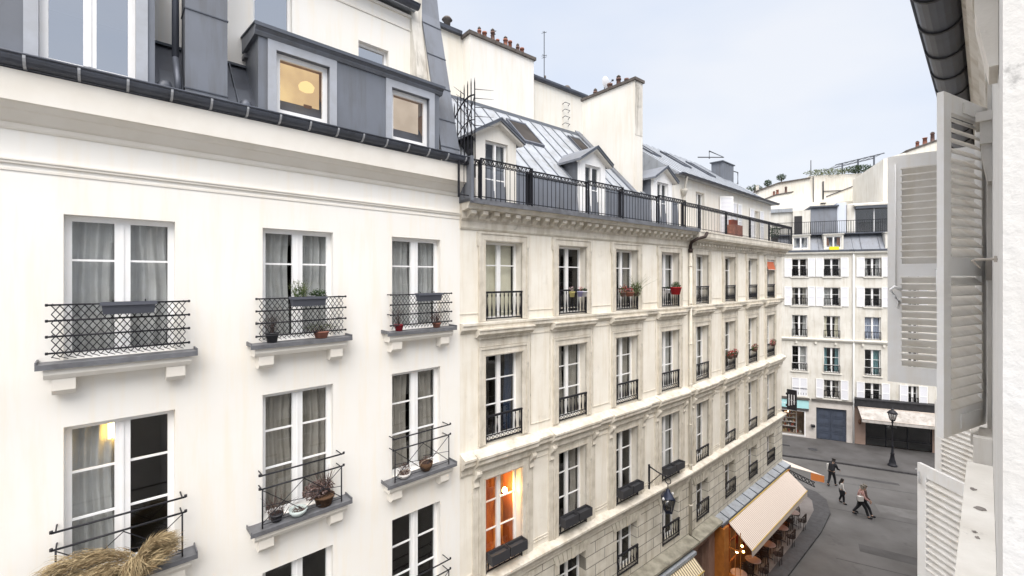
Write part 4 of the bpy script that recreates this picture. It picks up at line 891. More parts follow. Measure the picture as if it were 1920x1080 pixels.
def antenna(F_, t, p, h, hh, lab, arms):
    o = thing('antenna', lab, 'antenna', F_.W(t, p, h + CAMH), F_.th)
    b = MB(-1, 0); b.tube([(0, 0, 0), (0, 0, hh)], .018, 5); b.build('mast', IRONG, o)
    b = MB(-1, 0)
    for z, l in arms: b.tube([(-l, 0, hh * z), (l, .02, hh * z + .03)], .011, 4); b.tube([(-l * .5, -.12, hh * z), (l * .5, .12, hh * z)], .009, 4)
    b.build('arm', IRONG, o)
antenna(FB, 5.15, -5.6, 8.9, 1.05, 'short thin antenna standing among the red chimney pots', ((.93, .14), (.8, .1)))
antenna(FB, 8.25, -5.9, 8.9, 2.2, 'tall thin antenna mast on the roof ridge behind the cream blank wall', ((.97, .10), (.5, .12), (.46, .08)))
antenna(FC, 16.0, -14, 6.0, 2.6, 'far thin antenna mast beyond the corner roofs', ((.95, .15),))
d = thing('satellite_dish', 'pale grey satellite dish on thin pole behind the white chimney wall', 'satellite dish', FB.W(7.9, -2.2, 6.98 + CAMH), FB.th)
b = MB(-1, 0)
for j in range(4):
    for k in range(16):
        a0, a1 = k * math.pi / 8, (k + 1) * math.pi / 8; r0, r1_ = j * .06, (j + 1) * .06
        f = lambda r, a: (r * math.cos(a), -.6 * r * r + .1 + .02, (.42 + r * math.sin(a)))
        b.face([f(r0, a0), f(r1_, a0), f(r1_, a1), f(r0, a1)] if j else [f(0, 0), f(r1_, a0), f(r1_, a1)], True)
b.build('reflector', mat('dish grey', (.62, .63, .65), .4), d); b = MB(-1, 0); b.tube([(0, 0, 0), (0, 0, .42)], .015, 6); b.tube([(0, .05, .3), (.05, .35, .42)], .008, 5); b.box(.02, .08, .32, .38, .40, .45); b.build('mount', IRONG, d)
# =================================================================== GROUND FLOORS OF B AND C
SALM = mat('salmon shop render', (.34, .21, .16), .8, var=.2, scale=2, streak=.2)
mb = MB(); mb.prof([(-.05, -9.75), (.40, -9.78), (.46, -9.74), (.46, -9.66), (.0, -9.56), (-.05, -9.56)], 0, 10.0); mb.build('stone_ledge', LEDGE, B)
mb = MB(); facade(mb, 0, 10.0, -13, -9.76, [(.6, 2.9, -12.6, -10.3), (3.5, 4.6, -13, -10.3), (5.2, 7.9, -12.5, -10.4), (8.3, 9.6, -12.98, -10.25)], .12, .3)
mb.box(0, 10, -.4, -.3, -13, -9.8); mb.build('shop_wall', SALM, B)
mb = MB()
for a, c in ((.6, 2.9), (3.5, 4.6), (5.2, 7.9), (8.3, 9.6)): mb.box(a, c, -.2, -.17, -13, -10.25)
each(mb, 'shop_window', GLASSR, B)
mb = MB(); mb.prof([(-.05, -9.75), (.40, -9.78), (.46, -9.74), (.46, -9.66), (.0, -9.56), (-.05, -9.56)], .02, 2.0); mb.build('stone_ledge', LEDGE, C)
mb = MB(); facade(mb, .0, 10.45, -13, -9.76, [(.25, 1.5, -13, -10.3), (2.6, 9.8, -13, -10.2)], .12, .3); mb.build('shop_wall', SALM, C)
shell_ = MB(); shell_.box(.0, 10.45, -8, -4, -13, -9.75); shell_.box(10.2, 10.45, -4, .1, -13, -9.76); shell_.build('rear_wall', STONE, C)
mb = MB(); mb.box(.25, 1.5, -.2, -.17, -13, -10.3); mb.build('shop_window', GLASSR, C)
mb = MB(); mb.prof([(-.02, -9.75), (-.02, -9.70), (.40, -9.86), (.40, -9.93), (.36, -9.93)], 2.05, 10.5); cn = mb.build('zinc_canopy', ZINCR, C)
mb = MB(); t = 2.7
while t < 10.4: mb.prof([(.0, -9.71), (.405, -9.862), (.405, -9.83), (.0, -9.68)], t, t + .03); t += .78
mb.box(2.05, 10.5, .39, .42, -9.97, -9.85); mb.build('canopy_seam', SEAM, cn)
mb = MB(); mb.box(2.0, 2.45, .1, .5, -13, -9.98); mb.build('timber_post', ORANGE, C); mb = MB(); mb.box(9.7, 10.2, .1, .45, -13, -9.98); mb.build('timber_post', ORANGE, C)
mb = MB(); mb.box(2.45, 9.8, -2.2, -2.1, -13, -9.95); mb.box(2.45, 9.8, -2.1, .1, -13, -12.97); mb.box(2.45, 2.5, -2.1, .1, -13, -9.95); mb.box(9.75, 9.8, -2.1, .1, -13, -9.95); mb.build('cafe_interior', mat('cafe red interior', (.32, .05, .02), .6, var=.5, scale=2), C)
mb = MB(); mb.box(2.45, 2.5, .1, .95, -12.9, -11.9)
mb.box(2.46, 2.49, .1, .98, -10.9, -10.84)
for k in range(5): mb.box(2.47, 2.49, .12 + .2 * k, .14 + .2 * k, -11.9, -10.1)
mb.box(2.6, 9.7, -.02, .05, -12.98, -12.2); mb.build('terrace_screen', ORANGE, C)
mb = MB()
for k in range(9): t = 2.9 + k * .82; mb.box(t, t + .06, -.05, .03, -12.2, -10.25)
for z in (-11.4, -10.8): mb.box(2.6, 9.7, -.04, .02, z, z + .05)
mb.build('glazing_bar', REDP, C)
def lampb(par, t, p, h, r, m, name='lamp'):
    b = MB(); b.lathe((t, p, h), [(r * .3, -r), (r * .9, -r * .45), (r, 0), (r * .85, r * .5), (r * .3, r)], 10); o = b.build(name, m, par)
    b = MB(); b.tube([(t, p, h + r), (t, p, h + .35)], .008, 5); b.build('cord', IRON, o)
CL = emis('cafe bulb', (1, .55, .15), 12)
for t, p, h in ((2.95, .62, -11.2), (3.35, .66, -11.1), (3.2, .5, -11.35), (3.25, .75, -11.25), (4.6, -.5, -10.8), (5.9, -.6, -10.8), (7.4, -.5, -10.8), (9.0, -.5, -10.8), (3.2, -.9, -10.9)): lampb(C, t, p, h, .045, CL)
for k in range(5): lampb(C, 3.1 + 1.5 * k, .0 if k == 9 else -1.0, -10.5, .11, emis('added cafe glow', (1, .48, .15), 26))  # unseen lamps added inside to strengthen the orange cafe glow
def awning(par, F_, loc_t, t0, t1, p0, h0, p1, h1, m, label, valance=.25, arms=True, edge=None):
    o = thing('awning', label, 'awning', F_.W(loc_t, 0, CAMH), F_.th)
    x0, x1 = t0 - loc_t, t1 - loc_t
    b = MB(-1, 0); b.prof([(p0, h0), (p1, h1), (p1, h1 - .015), (p0, h0 - .015)], x0, x1); b.box(x0, x1, p1 - .01, p1, h1 - valance, h1 - .016); c = b.build('canvas', m, o)
    b = MB(-1, 0); b.tube([(x0, p1, h1), (x1, p1, h1)], .02, 6); b.tube([(x0, p0, h0 + .02), (x1, p0, h0 + .02)], .035, 6); b.build('roller', edge or AWN, o)
    if arms:
        b = MB(-1, 0)
        for x in (x0 + .1, x1 - .1): b.tube([(x, p0, h0 - .15), (x, (p0 + p1) / 2, h0 - .45), (x, p1 - .03, h1 - .03)], .02, 6)
        b.build('arm', IRON, o)
    return o
YEL = mat('yellow canvas edge', (.60, .42, .12), .8)
awning(C, FC, 2.6, 2.65, 9.95, .41, -9.97, 1.30, -10.72, AWNS, 'long cream pinstriped awning shading the corner cafe terrace', .26, True, YEL)
awning(B, FB, 6.0, 6.0, 9.6, .42, -9.98, .86, -10.34, AWNY, 'yellow and black striped awning at the bottom edge below the stone ledge', .28, True, YEL)
mb = MB(); mb.box(5.9, 9.7, .1, .40, -9.93, -9.86); mb.box(5.9, 9.7, .40, .52, -9.97, -9.86); mb.build('zinc_hood', ZINCR, B)
ca = thing('awning', 'backlit orange edged corner awning on the far side of the cafe with scissor arm', 'awning', FC.W(10.5, 0, CAMH), FC.th)
b = MB(-1, 0); q = [(0, .1, -9.95), (1.5, 1.55, -10.5), (2.2, -2.5, -10.25), (0, -2.5, -9.95)]; b.face(q); b.face([(a, p, h - .02) for a, p, h in q]); 
for a_, c_ in zip(q, q[1:] + q[:1]): b.face([a_, c_, (c_[0], c_[1], c_[2] - .02), (a_[0], a_[1], a_[2] - .02)])
b.build('canvas', AWN, ca)
b = MB(-1, 0); OR = mat('backlit orange valance', (.80, .27, .08), .7)  # glow of the backlit canvas is put into the valance colour
for (a_, c_) in (((1.0, 1.07, -10.34), (1.5, 1.55, -10.52)),): b.face([a_, c_, (c_[0], c_[1], c_[2] - .34), (a_[0], a_[1], a_[2] - .38)])
b.build('valance', OR, ca)
b = MB(-1, 0)
A0 = Vector((-.35, .42, -10.0)); A1 = Vector((.55, 1.35, -10.62)); dn = Vector((0, 0, -.24)); n = 7
for k in range(n):
    s0 = A0.lerp(A1, k / n); s1 = A0.lerp(A1, (k + 1) / n); b.tube([s0, s1 + dn], .02, 5); b.tube([s0 + dn, s1], .02, 5)
b.tube([A0, A1], .022, 5); b.tube([A0 + dn, A1 + dn], .022, 5); b.build('scissor_arm', IRON, ca)

# bistro furniture
TT = mat('copper table top', (.40, .29, .26), .35, .2, var=.2, scale=5); RAT = mat('dark rattan', (.035, .022, .018), .6, var=.3, scale=20)
def m_tt(): b = MB(-1, 0); b.lathe((0, 0, .72), [(.29, 0), (.31, .01), (.31, .025), (.29, .03)], 24); return b.mesh('table_top', TT)
def m_tl():
    b = MB(-1, 0); b.tube([(0, 0, .03), (0, 0, .72)], .025, 8)
    for k in range(3): a = k * 2.1; b.tube([(0, 0, .12), (.15 * math.cos(a), .15 * math.sin(a), .06), (.24 * math.cos(a), .24 * math.sin(a), 0)], .018, 6)
    return b.mesh('pedestal', IRON)
def m_cs(): b = MB(-1, 0); b.lathe((0, 0, .44), [(.19, 0), (.2, .02), (.19, .04)], 16); return b.mesh('seat', RAT)
def m_cb():
    b = MB(-1, 0); pts = [(.19 * math.cos(a), -.19 * math.sin(a) * 1, .46 + .42 * math.sin((a) * 1.0) ** .5 if 0 < a < math.pi else .46) for a in [k * math.pi / 10 for k in range(11)]]; b.tube(pts, .014, 6)
    for k in range(2, 9): a = k * math.pi / 10; b.tube([(.19 * math.cos(a), -.18 * math.sin(a), .46), pts[k]], .012, 4)
    for z in (.56, .66, .76): b.tube([(.18 * math.cos(k * math.pi / 10), -.185 * math.sin(k * math.pi / 10), z) for k in range(2, 9)], .016, 4)
    return b.mesh('backrest', RAT)
def m_leg(): b = MB(-1, 0); b.tube([(0, 0, .44), (.02, .02, 0)], .013, 6); return b.mesh('leg', RAT)
def table(x, y, lab):
    o = thing('bistro_table', lab, 'table', (x, y, .1), 0, 'round cafe tables on the terrace'); place(cached('tt', m_tt), 'table_top', o); place(cached('tl', m_tl), 'pedestal', o)
def chair(x, y, rz, lab):
    o = thing('bistro_chair', lab, 'chair', (x, y, .1), rz, 'dark rattan cafe chairs')
    place(cached('cs', m_cs), 'seat', o); place(cached('cb', m_cb), 'backrest', o)
    for k in range(4): a = math.pi / 4 + k * math.pi / 2; place(cached('leg', m_leg), 'leg', o, (.14 * math.cos(a), .14 * math.sin(a), 0), a - math.pi / 4)
tb = [(9.33, 18.22), (10.39, 19.08), (11.69, 20.21), (13.1, 21.55), (14.55, 22.95)]
on = ['nearest to the frame bottom', 'just below the cafe lamps', 'third from the frame bottom', 'beside mid awning', 'farthest along']
for (x, y), nm in zip(tb, on):
    table(x, y, 'round coppery cafe table ' + nm)
    for s in (1, -1):
        cx, cy = x + s * .48 * FC.sa, y + s * .48 * FC.ca
        chair(cx, cy, FC.th + (math.pi / 2 if s > 0 else -math.pi / 2) + math.pi, 'rattan chair %s side of the table %s' % ('far' if s > 0 else 'near', nm))
    q = (x + .42 * FC.ca, y - .42 * FC.sa); chair(q[0], q[1], FC.th + math.pi, 'rattan chair on the street side of the table ' + nm)

# =================================================================== STREET LANTERN ON B
lt = thing('wall_lantern', 'black bracket street lantern with grey glass hanging off the stone building', 'street lamp', FB.W(7.5, 0, CAMH), FB.th)
b = MB(-1, 0); b.box(-.03, .03, .0, .04, -7.15, -6.30); b.tube([(0, .03, -6.36), (0, .35, -6.45), (0, .72, -6.50)], .022, 6); b.tube([(0, .03, -6.95), (0, .45, -6.48)], .014, 5)
b.tube([(0, .72 + .1 * math.sin(a), -6.60 + .1 * math.cos(a)) for a in [k * math.pi / 6 for k in range(0, 11)]], .016, 6); b.tube([(0, .72, -6.69), (0, .72, -6.86)], .016, 6)
b.build('bracket', IRON, lt)
b = MB(-1, 0); c = (0, .72, -7.16)
b.lathe(c, [(.25, 0), (.27, .02), (.25, .04), (.15, .17), (.09, .20), (.09, .26), (.03, .31)], 4); b.lathe(c, [(.235, -.01), (.235, .01)], 4)
for k in range(4): a = k * math.pi / 2; b.tube([(.25 * math.cos(a), .72 + .25 * math.sin(a), -7.16), (.14 * math.cos(a), .72 + .14 * math.sin(a), -7.62)], .014, 5)
b.lathe((0, .72, -7.66), [(.03, 0), (.12, .02), (.145, .05)], 4); b.build('cap', mat('lantern blue black', (.02, .025, .045), .35, .3), lt)
b = MB(-1, 0); b.lathe((0, .72, -7.62), [(.13, 0), (.235, .455)], 4); b.build('pane', glassm('lantern glass', (.55, .55, .55), 1.5, .1), lt)
b = MB(-1, 0)
for s in (-1, 1): b.lathe((s * .27, .72, -7.15), [(.02, 0), (.05, .03), (.02, .09)], 8)
each(b, 'finial', mat('pale finial', (.6, .6, .6), .5), lt)

# =================================================================== BUILDING D (end of street): two neighbours
DR = ((.06, 1.50), (-2.27, -.80), (-4.80, -3.05), (-7.55, -5.55), (-9.58, -8.12))
DW = mat('white end wall', (.70, .68, .625), .9, var=.14, scale=.8, streak=.14, dirt=(.12, 1.5)); DT = mat('pale trim', (.70, .68, .62), .85, var=.1, scale=3)
m_dr = lambda w: m_rail(w, .62, 6, False, p=.03)
def end_building(name, label, t0, t1, cols, curts, shuts, closed=()):
    D = thing(name, label, 'building', FD.W(t0, 0), FD.th)
    o_ = t0; hs = [(a - o_, b_ - o_, c, d) for a, b_ in cols for c, d in DR]
    mb = MB(); facade(mb, 0, t1 - t0, -9.85, 2.0, hs, 0, .2); shell(mb, 0, t1 - t0, -9, -9.85, 2.0); mb.build('wall', DW, D)
    mb = MB(); mb.prof([(-.02, 1.78), (.08, 1.84), (.2, 1.9), (.22, 2.02), (-.02, 2.02)], 0, t1 - t0); mb.prof([(-.02, -5.15), (.1, -5.1), (.18, -5.0), (.2, -4.92), (-.02, -4.88)], 0, t1 - t0)
    t = .5
    while t < t1 - t0: mb.box(t, t + .14, .0, .14, -5.32, -5.14); t += 1.32
    each(mb, 'string_course', DT, D)
    for i, (a, b_) in enumerate(cols):
        for r, (c, d) in enumerate(DR):
            kd, cm = curts.get((i, r), (None, None))
            o = window(D, a - o_, c, b_ - a, d - c, (.6, .3) if r in (3,) else (.62,), .12, kd, cm, reveal=.17, st=.06)
            ww = round(b_ - a, 3); sub(cached(('dr', ww), lambda: m_dr(ww)), 'railing', o, (0, -.17, 0))
            sub(cached(('ds', ww), lambda: (lambda q: (q.box(-.1, ww + .1, -.02, .1, -.1, -.02), q)[1])(MB(-1, 0)).mesh('sill', DT)), 'sill', o, (0, -.17, 0))
            if r in shuts:
                if (i, r) in closed:
                    shut(o, FD, 0, 0, -CAMH, ww / 2, d - c).location = (0, -.2, 0); shut(o, FD, 0, 0, -CAMH, ww / 2, d - c).location = (ww / 2, -.2, 0)
                else:
                    shut(o, FD, 0, 0, -CAMH, .5, d - c + .05).location = (-.53, -.215, 0); shut(o, FD, 0, 0, -CAMH, .5, d - c + .05).location = (ww + .03, -.215, 0)
    return D
D1 = end_building('apartment_building', 'white shuttered building at the street end with a turquoise shop and blue gate', -7.2, 2.44, [(-6.3, -5.3), (-4.0, -3.0), (-1.64, -.58), (.53, 1.60)],
    {(2, 2): ('sides', CURT), (3, 2): ('sides', CURTB), (3, 3): ('sides', mat('teal curtain', (.15, .28, .30), .9)), (2, 0): (None, None), (3, 1): ('left', CURT), (2, 1): ('sides', CURTT), (2, 3): ('right', CURT), (3, 4): ('sides', CURTT), (3, 0): (None, None)}, (0, 1, 4), {(2, 4)})
D2 = end_building('apartment_building', 'white shuttered building right of the drainpipe above the closed dark restaurant', 2.46, 12, [(3.17, 4.18), (5.82, 6.40), (8.3, 9.3)],
    {(0, 2): ('full', mat('blue curtain', (.38, .42, .52), .9)), (0, 0): ('sides', CURT), (0, 3): ('right', MATS['teal curtain'])}, (0, 1, 4))
# mansards
def mans(D, L0, L1, wins):
    mb = MB(); mb.prof([(.12, 2.02), (-.75, 3.42), (-.75, 3.5), (-9, 3.5), (-9, 2.02)], L0, L1); mn = mb.build('mansard', ZINC, D)
    mb = MB(); mb.box(L0, L1, .05, .24, 2.02, 2.16); t = L0 + .5
    while t < L1: mb.prof([(.13, 2.02), (-.74, 3.42), (-.72, 3.45), (.16, 2.04)], t, t + .03); t += 1.15
    mb.build('gutter', ZINCD, mn)
    mb = MB(); mb.box(L0, L1, -2.2, -.35, 3.42, 3.52); mb.build('terrace_floor', ZINCD, D)
    for a, b_, cm in wins:
        bb = MB(); facade(bb, a - .12, b_ + .12, 2.2, 3.38, [(a, b_, 2.3, 3.25)], .02, .1); bb.box(a - .16, b_ + .16, -.6, .1, 3.38, 3.44)
        for x in (a - .12, b_ + .12): bb.face([(x, .02, 2.2), (x, -.75, 2.2), (x, -.75, 3.38), (x, .02, 3.38)])
        bb.build('dormer', DT, D)
        window(D, a, 2.3, b_ - a, .95, (), .1, 'sides' if cm else None, cm, reveal=.08, p=.02, st=.07)
mans(D1, 0, 9.64, [(5.65, 6.7, CURT), (7.85, 8.9, mat('brown curtain', (.25, .12, .07), .9)), (1.5, 2.5, None)])
mans(D2, 0, 9.5, [(2.1, 2.9, None), (5.0, 6.0, None)])
b = MB(); b.box(8.08, 8.72, .04, .1, 2.17, 2.42); b.build('box', mat('yellow plastic', (.85, .72, .03), .5), None).name = 'window_box'
wb = bpy.data.objects['window_box']; wb.location = FD.W(-7.2, 0); wb.rotation_euler[2] = FD.th; tag(wb, 'bright yellow box on the sill of the warm curtained roof window', 'box')
mb = MB(); mb.box(4.85, 6.9, .04, .09, 2.3, 3.35) ; mb.box(2.4, 4.0, -.1, -.05, 2.4, 3.3) if False else None
# top storeys (set back)
mb = MB(); mb.box(0, 5.9, -7, -1.9, 3.5, 5.55); mb.box(5.9, 7.15, -7, -1.6, 3.5, 5.6); mb.build('attic_storey', DW, D1)
mb = MB(); mb.box(0, 5.9, -7.2, -1.7, 5.55, 5.85); mb.build('attic_roof', ZINCR, D1)
mb = MB(); mb.box(6.0, 6.55, -1.58, -1.55, 3.6, 5.15); mb.build('attic_door', mat('dark shutter', (.035, .033, .035), .6), D1)
mb = MB(); mb.prof([(-1.5, 3.52), (-1.75, 5.8), (-7, 5.8), (-7, 3.52)], 7.18, 9.0); q = mb.build('zinc_attic', ZINC, D1); mb = MB(); mb.box(7.1, 9.1, -7, -1.5, 5.8, 5.92); mb.build('coping', SEAM, q)
mb = MB(); mb.box(9.02, 9.64, -7, -1.7, 3.5, 6.1); mb.build('party_wall', mat('pale blue render', (.62, .66, .72), .9), D1)
mb = MB(); mb.box(0, .5, -7, -1.6, 3.5, 5.9); mb.box(.5, 9.5, -7, -3.0, 3.5, 5.5); mb.prof([(-1.3, 5.72), (-1.3, 5.85), (-3, 6.15), (-7, 6.15), (-7, 5.5), (-3, 5.5)], .4, 9.5); q = mb.build('attic_storey', DW, D2)
mb = MB(); mb.box(.5, 9.5, -1.5, -1.35, 5.5, 5.72); mb.build('fascia', SEAM, q)
mb = MB(); mb.box(.5, 9.5, -1.72, -1.7, 3.55, 5.5); mb.build('sliding_glass', GLASSM, D2)
mb = MB()
for t in (.5, 1.75, 3.0, 4.3, 5.6): mb.box(t, t + .05, -1.7, -1.64, 3.55, 5.5)
mb.build('glazing_bar', WHITE, D2)
def simple_rail(par, t0, t1, p, h0, hh, gap):
    b = MB(); b.box(t0, t1, p - .02, p + .02, h0 + hh - .04, h0 + hh); b.box(t0, t1, p - .015, p + .015, h0 + .06, h0 + .09); n = int((t1 - t0) / gap)
    for k in range(n + 1): t = t0 + (t1 - t0) * k / n; b.box(t - .01, t + .01, p - .01, p + .01, h0, h0 + hh)
    b.build('balcony_railing', IRON, par)
simple_rail(D1, 0, 9.62, -.55, 3.52, 1.0, .14); simple_rail(D2, 0, 9.5, -.55, 3.52, 1.0, .14)
# pipe
mb = MB(); mb.tube([(-.01, .08, -12.9), (-.01, .08, -9.9), (-.01, .12, -9.6), (-.01, .07, -9.3), (-.01, .07, 1.9)], .06, 8); mb.build('downpipe', mat('pale pipe', (.72, .72, .70), .6), D2)
# ground floor D1
mb = MB(); facade(mb, 0, 9.62, -13, -9.86, [(.5, 6.5, -12.75, -10.75), (7.22, 9.22, -13, -10.38)], .03, .3); mb.build('shop_wall', mat('shop pale wall', (.62, .58, .54), .85, var=.15, scale=2), D1)
mb = MB(); mb.box(0, 6.75, .03, .22, -9.84, -9.7); mb.box(6.9, 9.6, .03, .15, -9.86, -9.7); mb.build('coping', mat('lead coping', (.13, .12, .11), .8, var=.4, scale=4), D1)
TUR = mat('turquoise sign', (.42, .72, .74), .5, var=.05, scale=2)
mb = MB(); mb.box(.3, 6.7, .04, .14, -10.55, -9.92); sg = mb.build('shop_sign', TUR, D1)
mb = MB()
for k in range(7): x = 4.3 + k * .22; mb.box(x, x + .12, .141, .15, -10.3 + .03 * (k % 2), -10.16 + .02 * (k % 3))
mb.build('lettering', mat('pale lettering', (.75, .85, .86), .6), sg)
mb = MB(); mb.box(.3, 6.7, .04, .11, -10.75, -10.56); mb.build('shutter_box', mat('dark awning box', (.08, .075, .075), .6), D1)
mb = MB()
for a, c in ((.5, .58), (4.2, 4.3), (4.75, 4.83), (6.42, 6.5)): mb.box(a, c, -.1, .04, -12.75, -10.76)
mb.box(.5, 6.5, -.1, .05, -12.83, -12.75); mb.box(.5, 6.5, -.1, .045, -10.83, -10.76); mb.build('shop_frame', WHITE, D1)
mb = MB(); mb.box(.58, 6.42, -.05, -.04, -12.75, -10.83); mb.build('shop_window', GLASSW, D1)
mb = MB(); mb.box(.5, 6.5, -1.6, -1.5, -12.9, -10.7); mb.box(.5, 6.5, -1.5, -.1, -12.9, -12.8); mb.box(.45, .5, -1.5, -.1, -12.9, -10.7); mb.box(6.5, 6.55, -1.5, -.1, -12.9, -10.7); mb.box(.5, 6.5, -1.5, -.1, -10.74, -10.70); mb.build('shop_interior', mat('shop interior', (.36, .27, .19), .8, var=.5, scale=2), D1)
mb = MB()
for z in (-12.3, -11.95, -11.6, -11.25): mb.box(4.9, 6.0, -.9, -.6, z, z + .03)
for x in (4.9, 5.98): mb.box(x, x + .03, -.9, -.6, -12.8, -11.1)
mb.build('shelf', WHITE, D1)
gm = [mat('ware %d' % k, c, .6) for k, c in enumerate(((.7, .68, .62), (.35, .06, .03), (.08, .07, .07), (.5, .4, .2)))]
for k in range(4):
    mb = MB(); rr = random.Random(k + 5)
    for z in (-12.77, -12.27, -11.92, -11.57, -11.22):
        for _ in range(3): x = rr.uniform(4.95, 5.85) if z > -12.5 else rr.uniform(4.9, 6.3); hh = rr.uniform(.08, .24); mb.box(x, x + rr.uniform(.05, .12), -.85 + rr.uniform(0, .15), -.65, z, z + hh)
    mb.build('shop_goods', gm[k], D1)
for t in (1.2, 3.0, 5.4): lampb(D1, t, -.8, -11.15, .05, emis('shop bulb', (1, .72, .42), 40))
mb = MB(); mb.box(1.0, 4.1, -.6, -.5, -12.8, -12.2); mb.build('shop_counter', ORANGE, D1)
# blue gate
BLU = mat('slate blue paint', (.07, .085, .12), .5, var=.12, scale=2, streak=.1)
mb = MB(); mb.box(7.22, 9.22, -.2, -.13, -13, -10.38); gt = mb.build('gate', BLU, D1)
mb = MB()
for x0 in (7.32, 8.29):
    for z0, z1 in ((-12.85, -12.35), (-12.25, -11.8), (-11.7, -11.15), (-11.05, -10.5)):
        mb.box(x0, x0 + .82, -.13, -.10, z0, z0 + .04); mb.box(x0, x0 + .82, -.13, -.10, z1 - .04, z1); mb.box(x0, x0 + .04, -.13, -.10, z0 + .04, z1 - .04); mb.box(x0 + .78, x0 + .82, -.13, -.10, z0 + .04, z1 - .04); mb.box(x0 + .12, x0 + .7, -.13, -.115, z0 + .1, z1 - .1)
mb.box(8.19, 8.25, -.13, -.08, -13, -10.4); mb.box(7.22, 9.22, -.13, -.105, -12.985, -12.9); mb.build('gate_panel', BLU, gt)
mb = MB(); mb.box(6.85, 7.1, .03, .3, -11.95, -11.78); mb.build('door_lamp', IRON, D1)
# restaurant D2
mb = MB(); facade(mb, 0, 9.5, -13, -9.86, [(.75, 4.75, -12.9, -10.6), (5.4, 9.3, -12.9, -10.6)], .03, .3); mb.build('shop_wall', mat('taupe panel', (.33, .235, .19), .7, var=.12, scale=3), D2)
mb = MB(); mb.box(.05, 9.5, .03, .3, -9.95, -9.38); mb.prof([(.03, -9.38), (.35, -9.42), (.35, -9.34), (.03, -9.28)], .03, 9.5); mb.build('fascia', mat('black fascia', (.035, .035, .038), .5, var=.3, scale=4), D2)
mb = MB(); mb.box(.75, 4.75, -.1, -.08, -12.9, -10.6); mb.box(5.4, 9.3, -.1, -.08, -12.9, -10.6); mb.build('shop_window', GLASS, D2)
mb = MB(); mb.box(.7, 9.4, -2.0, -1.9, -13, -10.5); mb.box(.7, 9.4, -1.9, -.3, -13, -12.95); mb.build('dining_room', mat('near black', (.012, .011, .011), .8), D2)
mb = MB()
for x in (.75, 2.0, 3.3, 4.7): mb.box(x, x + .06, -.08, -.03, -12.9, -10.6)
mb.box(.81, 4.75, -.08, -.04, -12.3, -12.25); mb.build('glazing_bar', IRON, D2)
for x, z in ((1.75, -11.3), (2.35, -11.6), (2.75, -11.5)):
    mb = MB(); mb.lathe((x, -.6, z), [(.16, 0), (.06, .35), (.02, .4)], 10); mb.build('pendant_lamp', mat('grey shade', (.25, .25, .24), .7), D2)
aw = awning(D2, FD, 2.5, 2.65, 11.5, .30, -9.98, 1.25, -10.62, mat('weathered grey canvas', (.52, .49, .46), .9, var=.3, scale=2, streak=.25), 'weathered grey white awning above the closed dark restaurant', .24, True)
fw = thing('coach_lamp', 'small brown wall lamp on the taupe panel left of the dark restaurant', 'lamp', FD.W(2.82, .03, CAMH - 11.35), FD.th)
b = MB(-1, 0); b.lathe((0, .14, 0), [(.03, 0), (.1, .1), (.1, .3), (.02, .4)], 8); b.box(-.03, .03, 0, .14, .3, .34); b.build('lantern', mat('brown lantern', (.12, .06, .035), .5), fw)

# =================================================================== FAR BUILDINGS F and G
Fb = thing('apartment_building', 'cream terraced building with planted roof stepping above the street end', 'building', (27.3, 49.5, 0), R(-14))
CF = mat('far cream render', (.78, .75, .68), .9, var=.1, scale=.4, streak=.12)
mb = MB(-1, CAMH); mb.prism([(5.7, -13), (5.7, 11.0), (2.6, 10.6), (-.2, 9.6), (-.9, 9.3), (-.9, -13)], -8, -1.2); mb.box(5.7, 12, -8, -1.2, -13, 11.3); mb.build('upper_wall', CF, Fb)
mb = MB(-1, CAMH); mb.prism([(3.6, -13), (3.6, 9.35), (2.0, 9.1), (.4, 8.5), (-.5, 8.0), (-.5, -13)], -1.15, -.2); mb.box(3.6, 12, -1.15, -.25, -13, 8.2); mb.build('wall', mat('far pale render', (.82, .79, .71), .9, var=.06, scale=.5), Fb)
mb = MB(-1, CAMH); mb.prism([(3.75, 9.36), (3.75, 9.48), (2.0, 9.22), (.4, 8.62), (-.6, 8.1), (-.6, 8.0), (.4, 8.5), (2.0, 9.1)], -1.4, -.1); mb.prism([(-1, 9.3), (-1, 9.42), (-.2, 9.72), (2.6, 10.72), (5.75, 11.12), (5.75, 11.0), (2.6, 10.6), (-.2, 9.6)], -1.35, -1.0); mb.build('coping', SOOT, Fb)
pots(Fb, [(2.0, -.7, 9.2), (2.35, -.7, 9.3), (3.2, -.7, 9.4)], TERRA, .13, .5)
mb = MB(-1, CAMH); mb.box(-.95, -.7, -2, -1.1, 8.0, 10.2); mb.box(.3, .6, -2, -1.2, 9.5, 10.5); mb.build('chimney_stack', SOOTW, Fb)
mb = MB(-1, CAMH); mb.tube([(6.0, -1.0, 8.3), (6.0, -1.0, 11.2)], .05, 6); mb.tube([(5.8, -1.1, 11.3), (5.8, -1.1, 13.0)], .04, 6); mb.box(6.4, 6.9, -.25, -.1, 8.0, 8.1); mb.tube([(7.0, -1.1, 9.5), (8.9, -1.1, 9.5)], .05, 5); mb.tube([(7.3, -1.1, 8.9), (9.8, -1.1, 9.9)], .05, 5); mb.tube([(7.0, -1.1, 8.6), (7.0, -1.1, 10.6)], .07, 6); mb.build('pipe', IRONG, Fb)
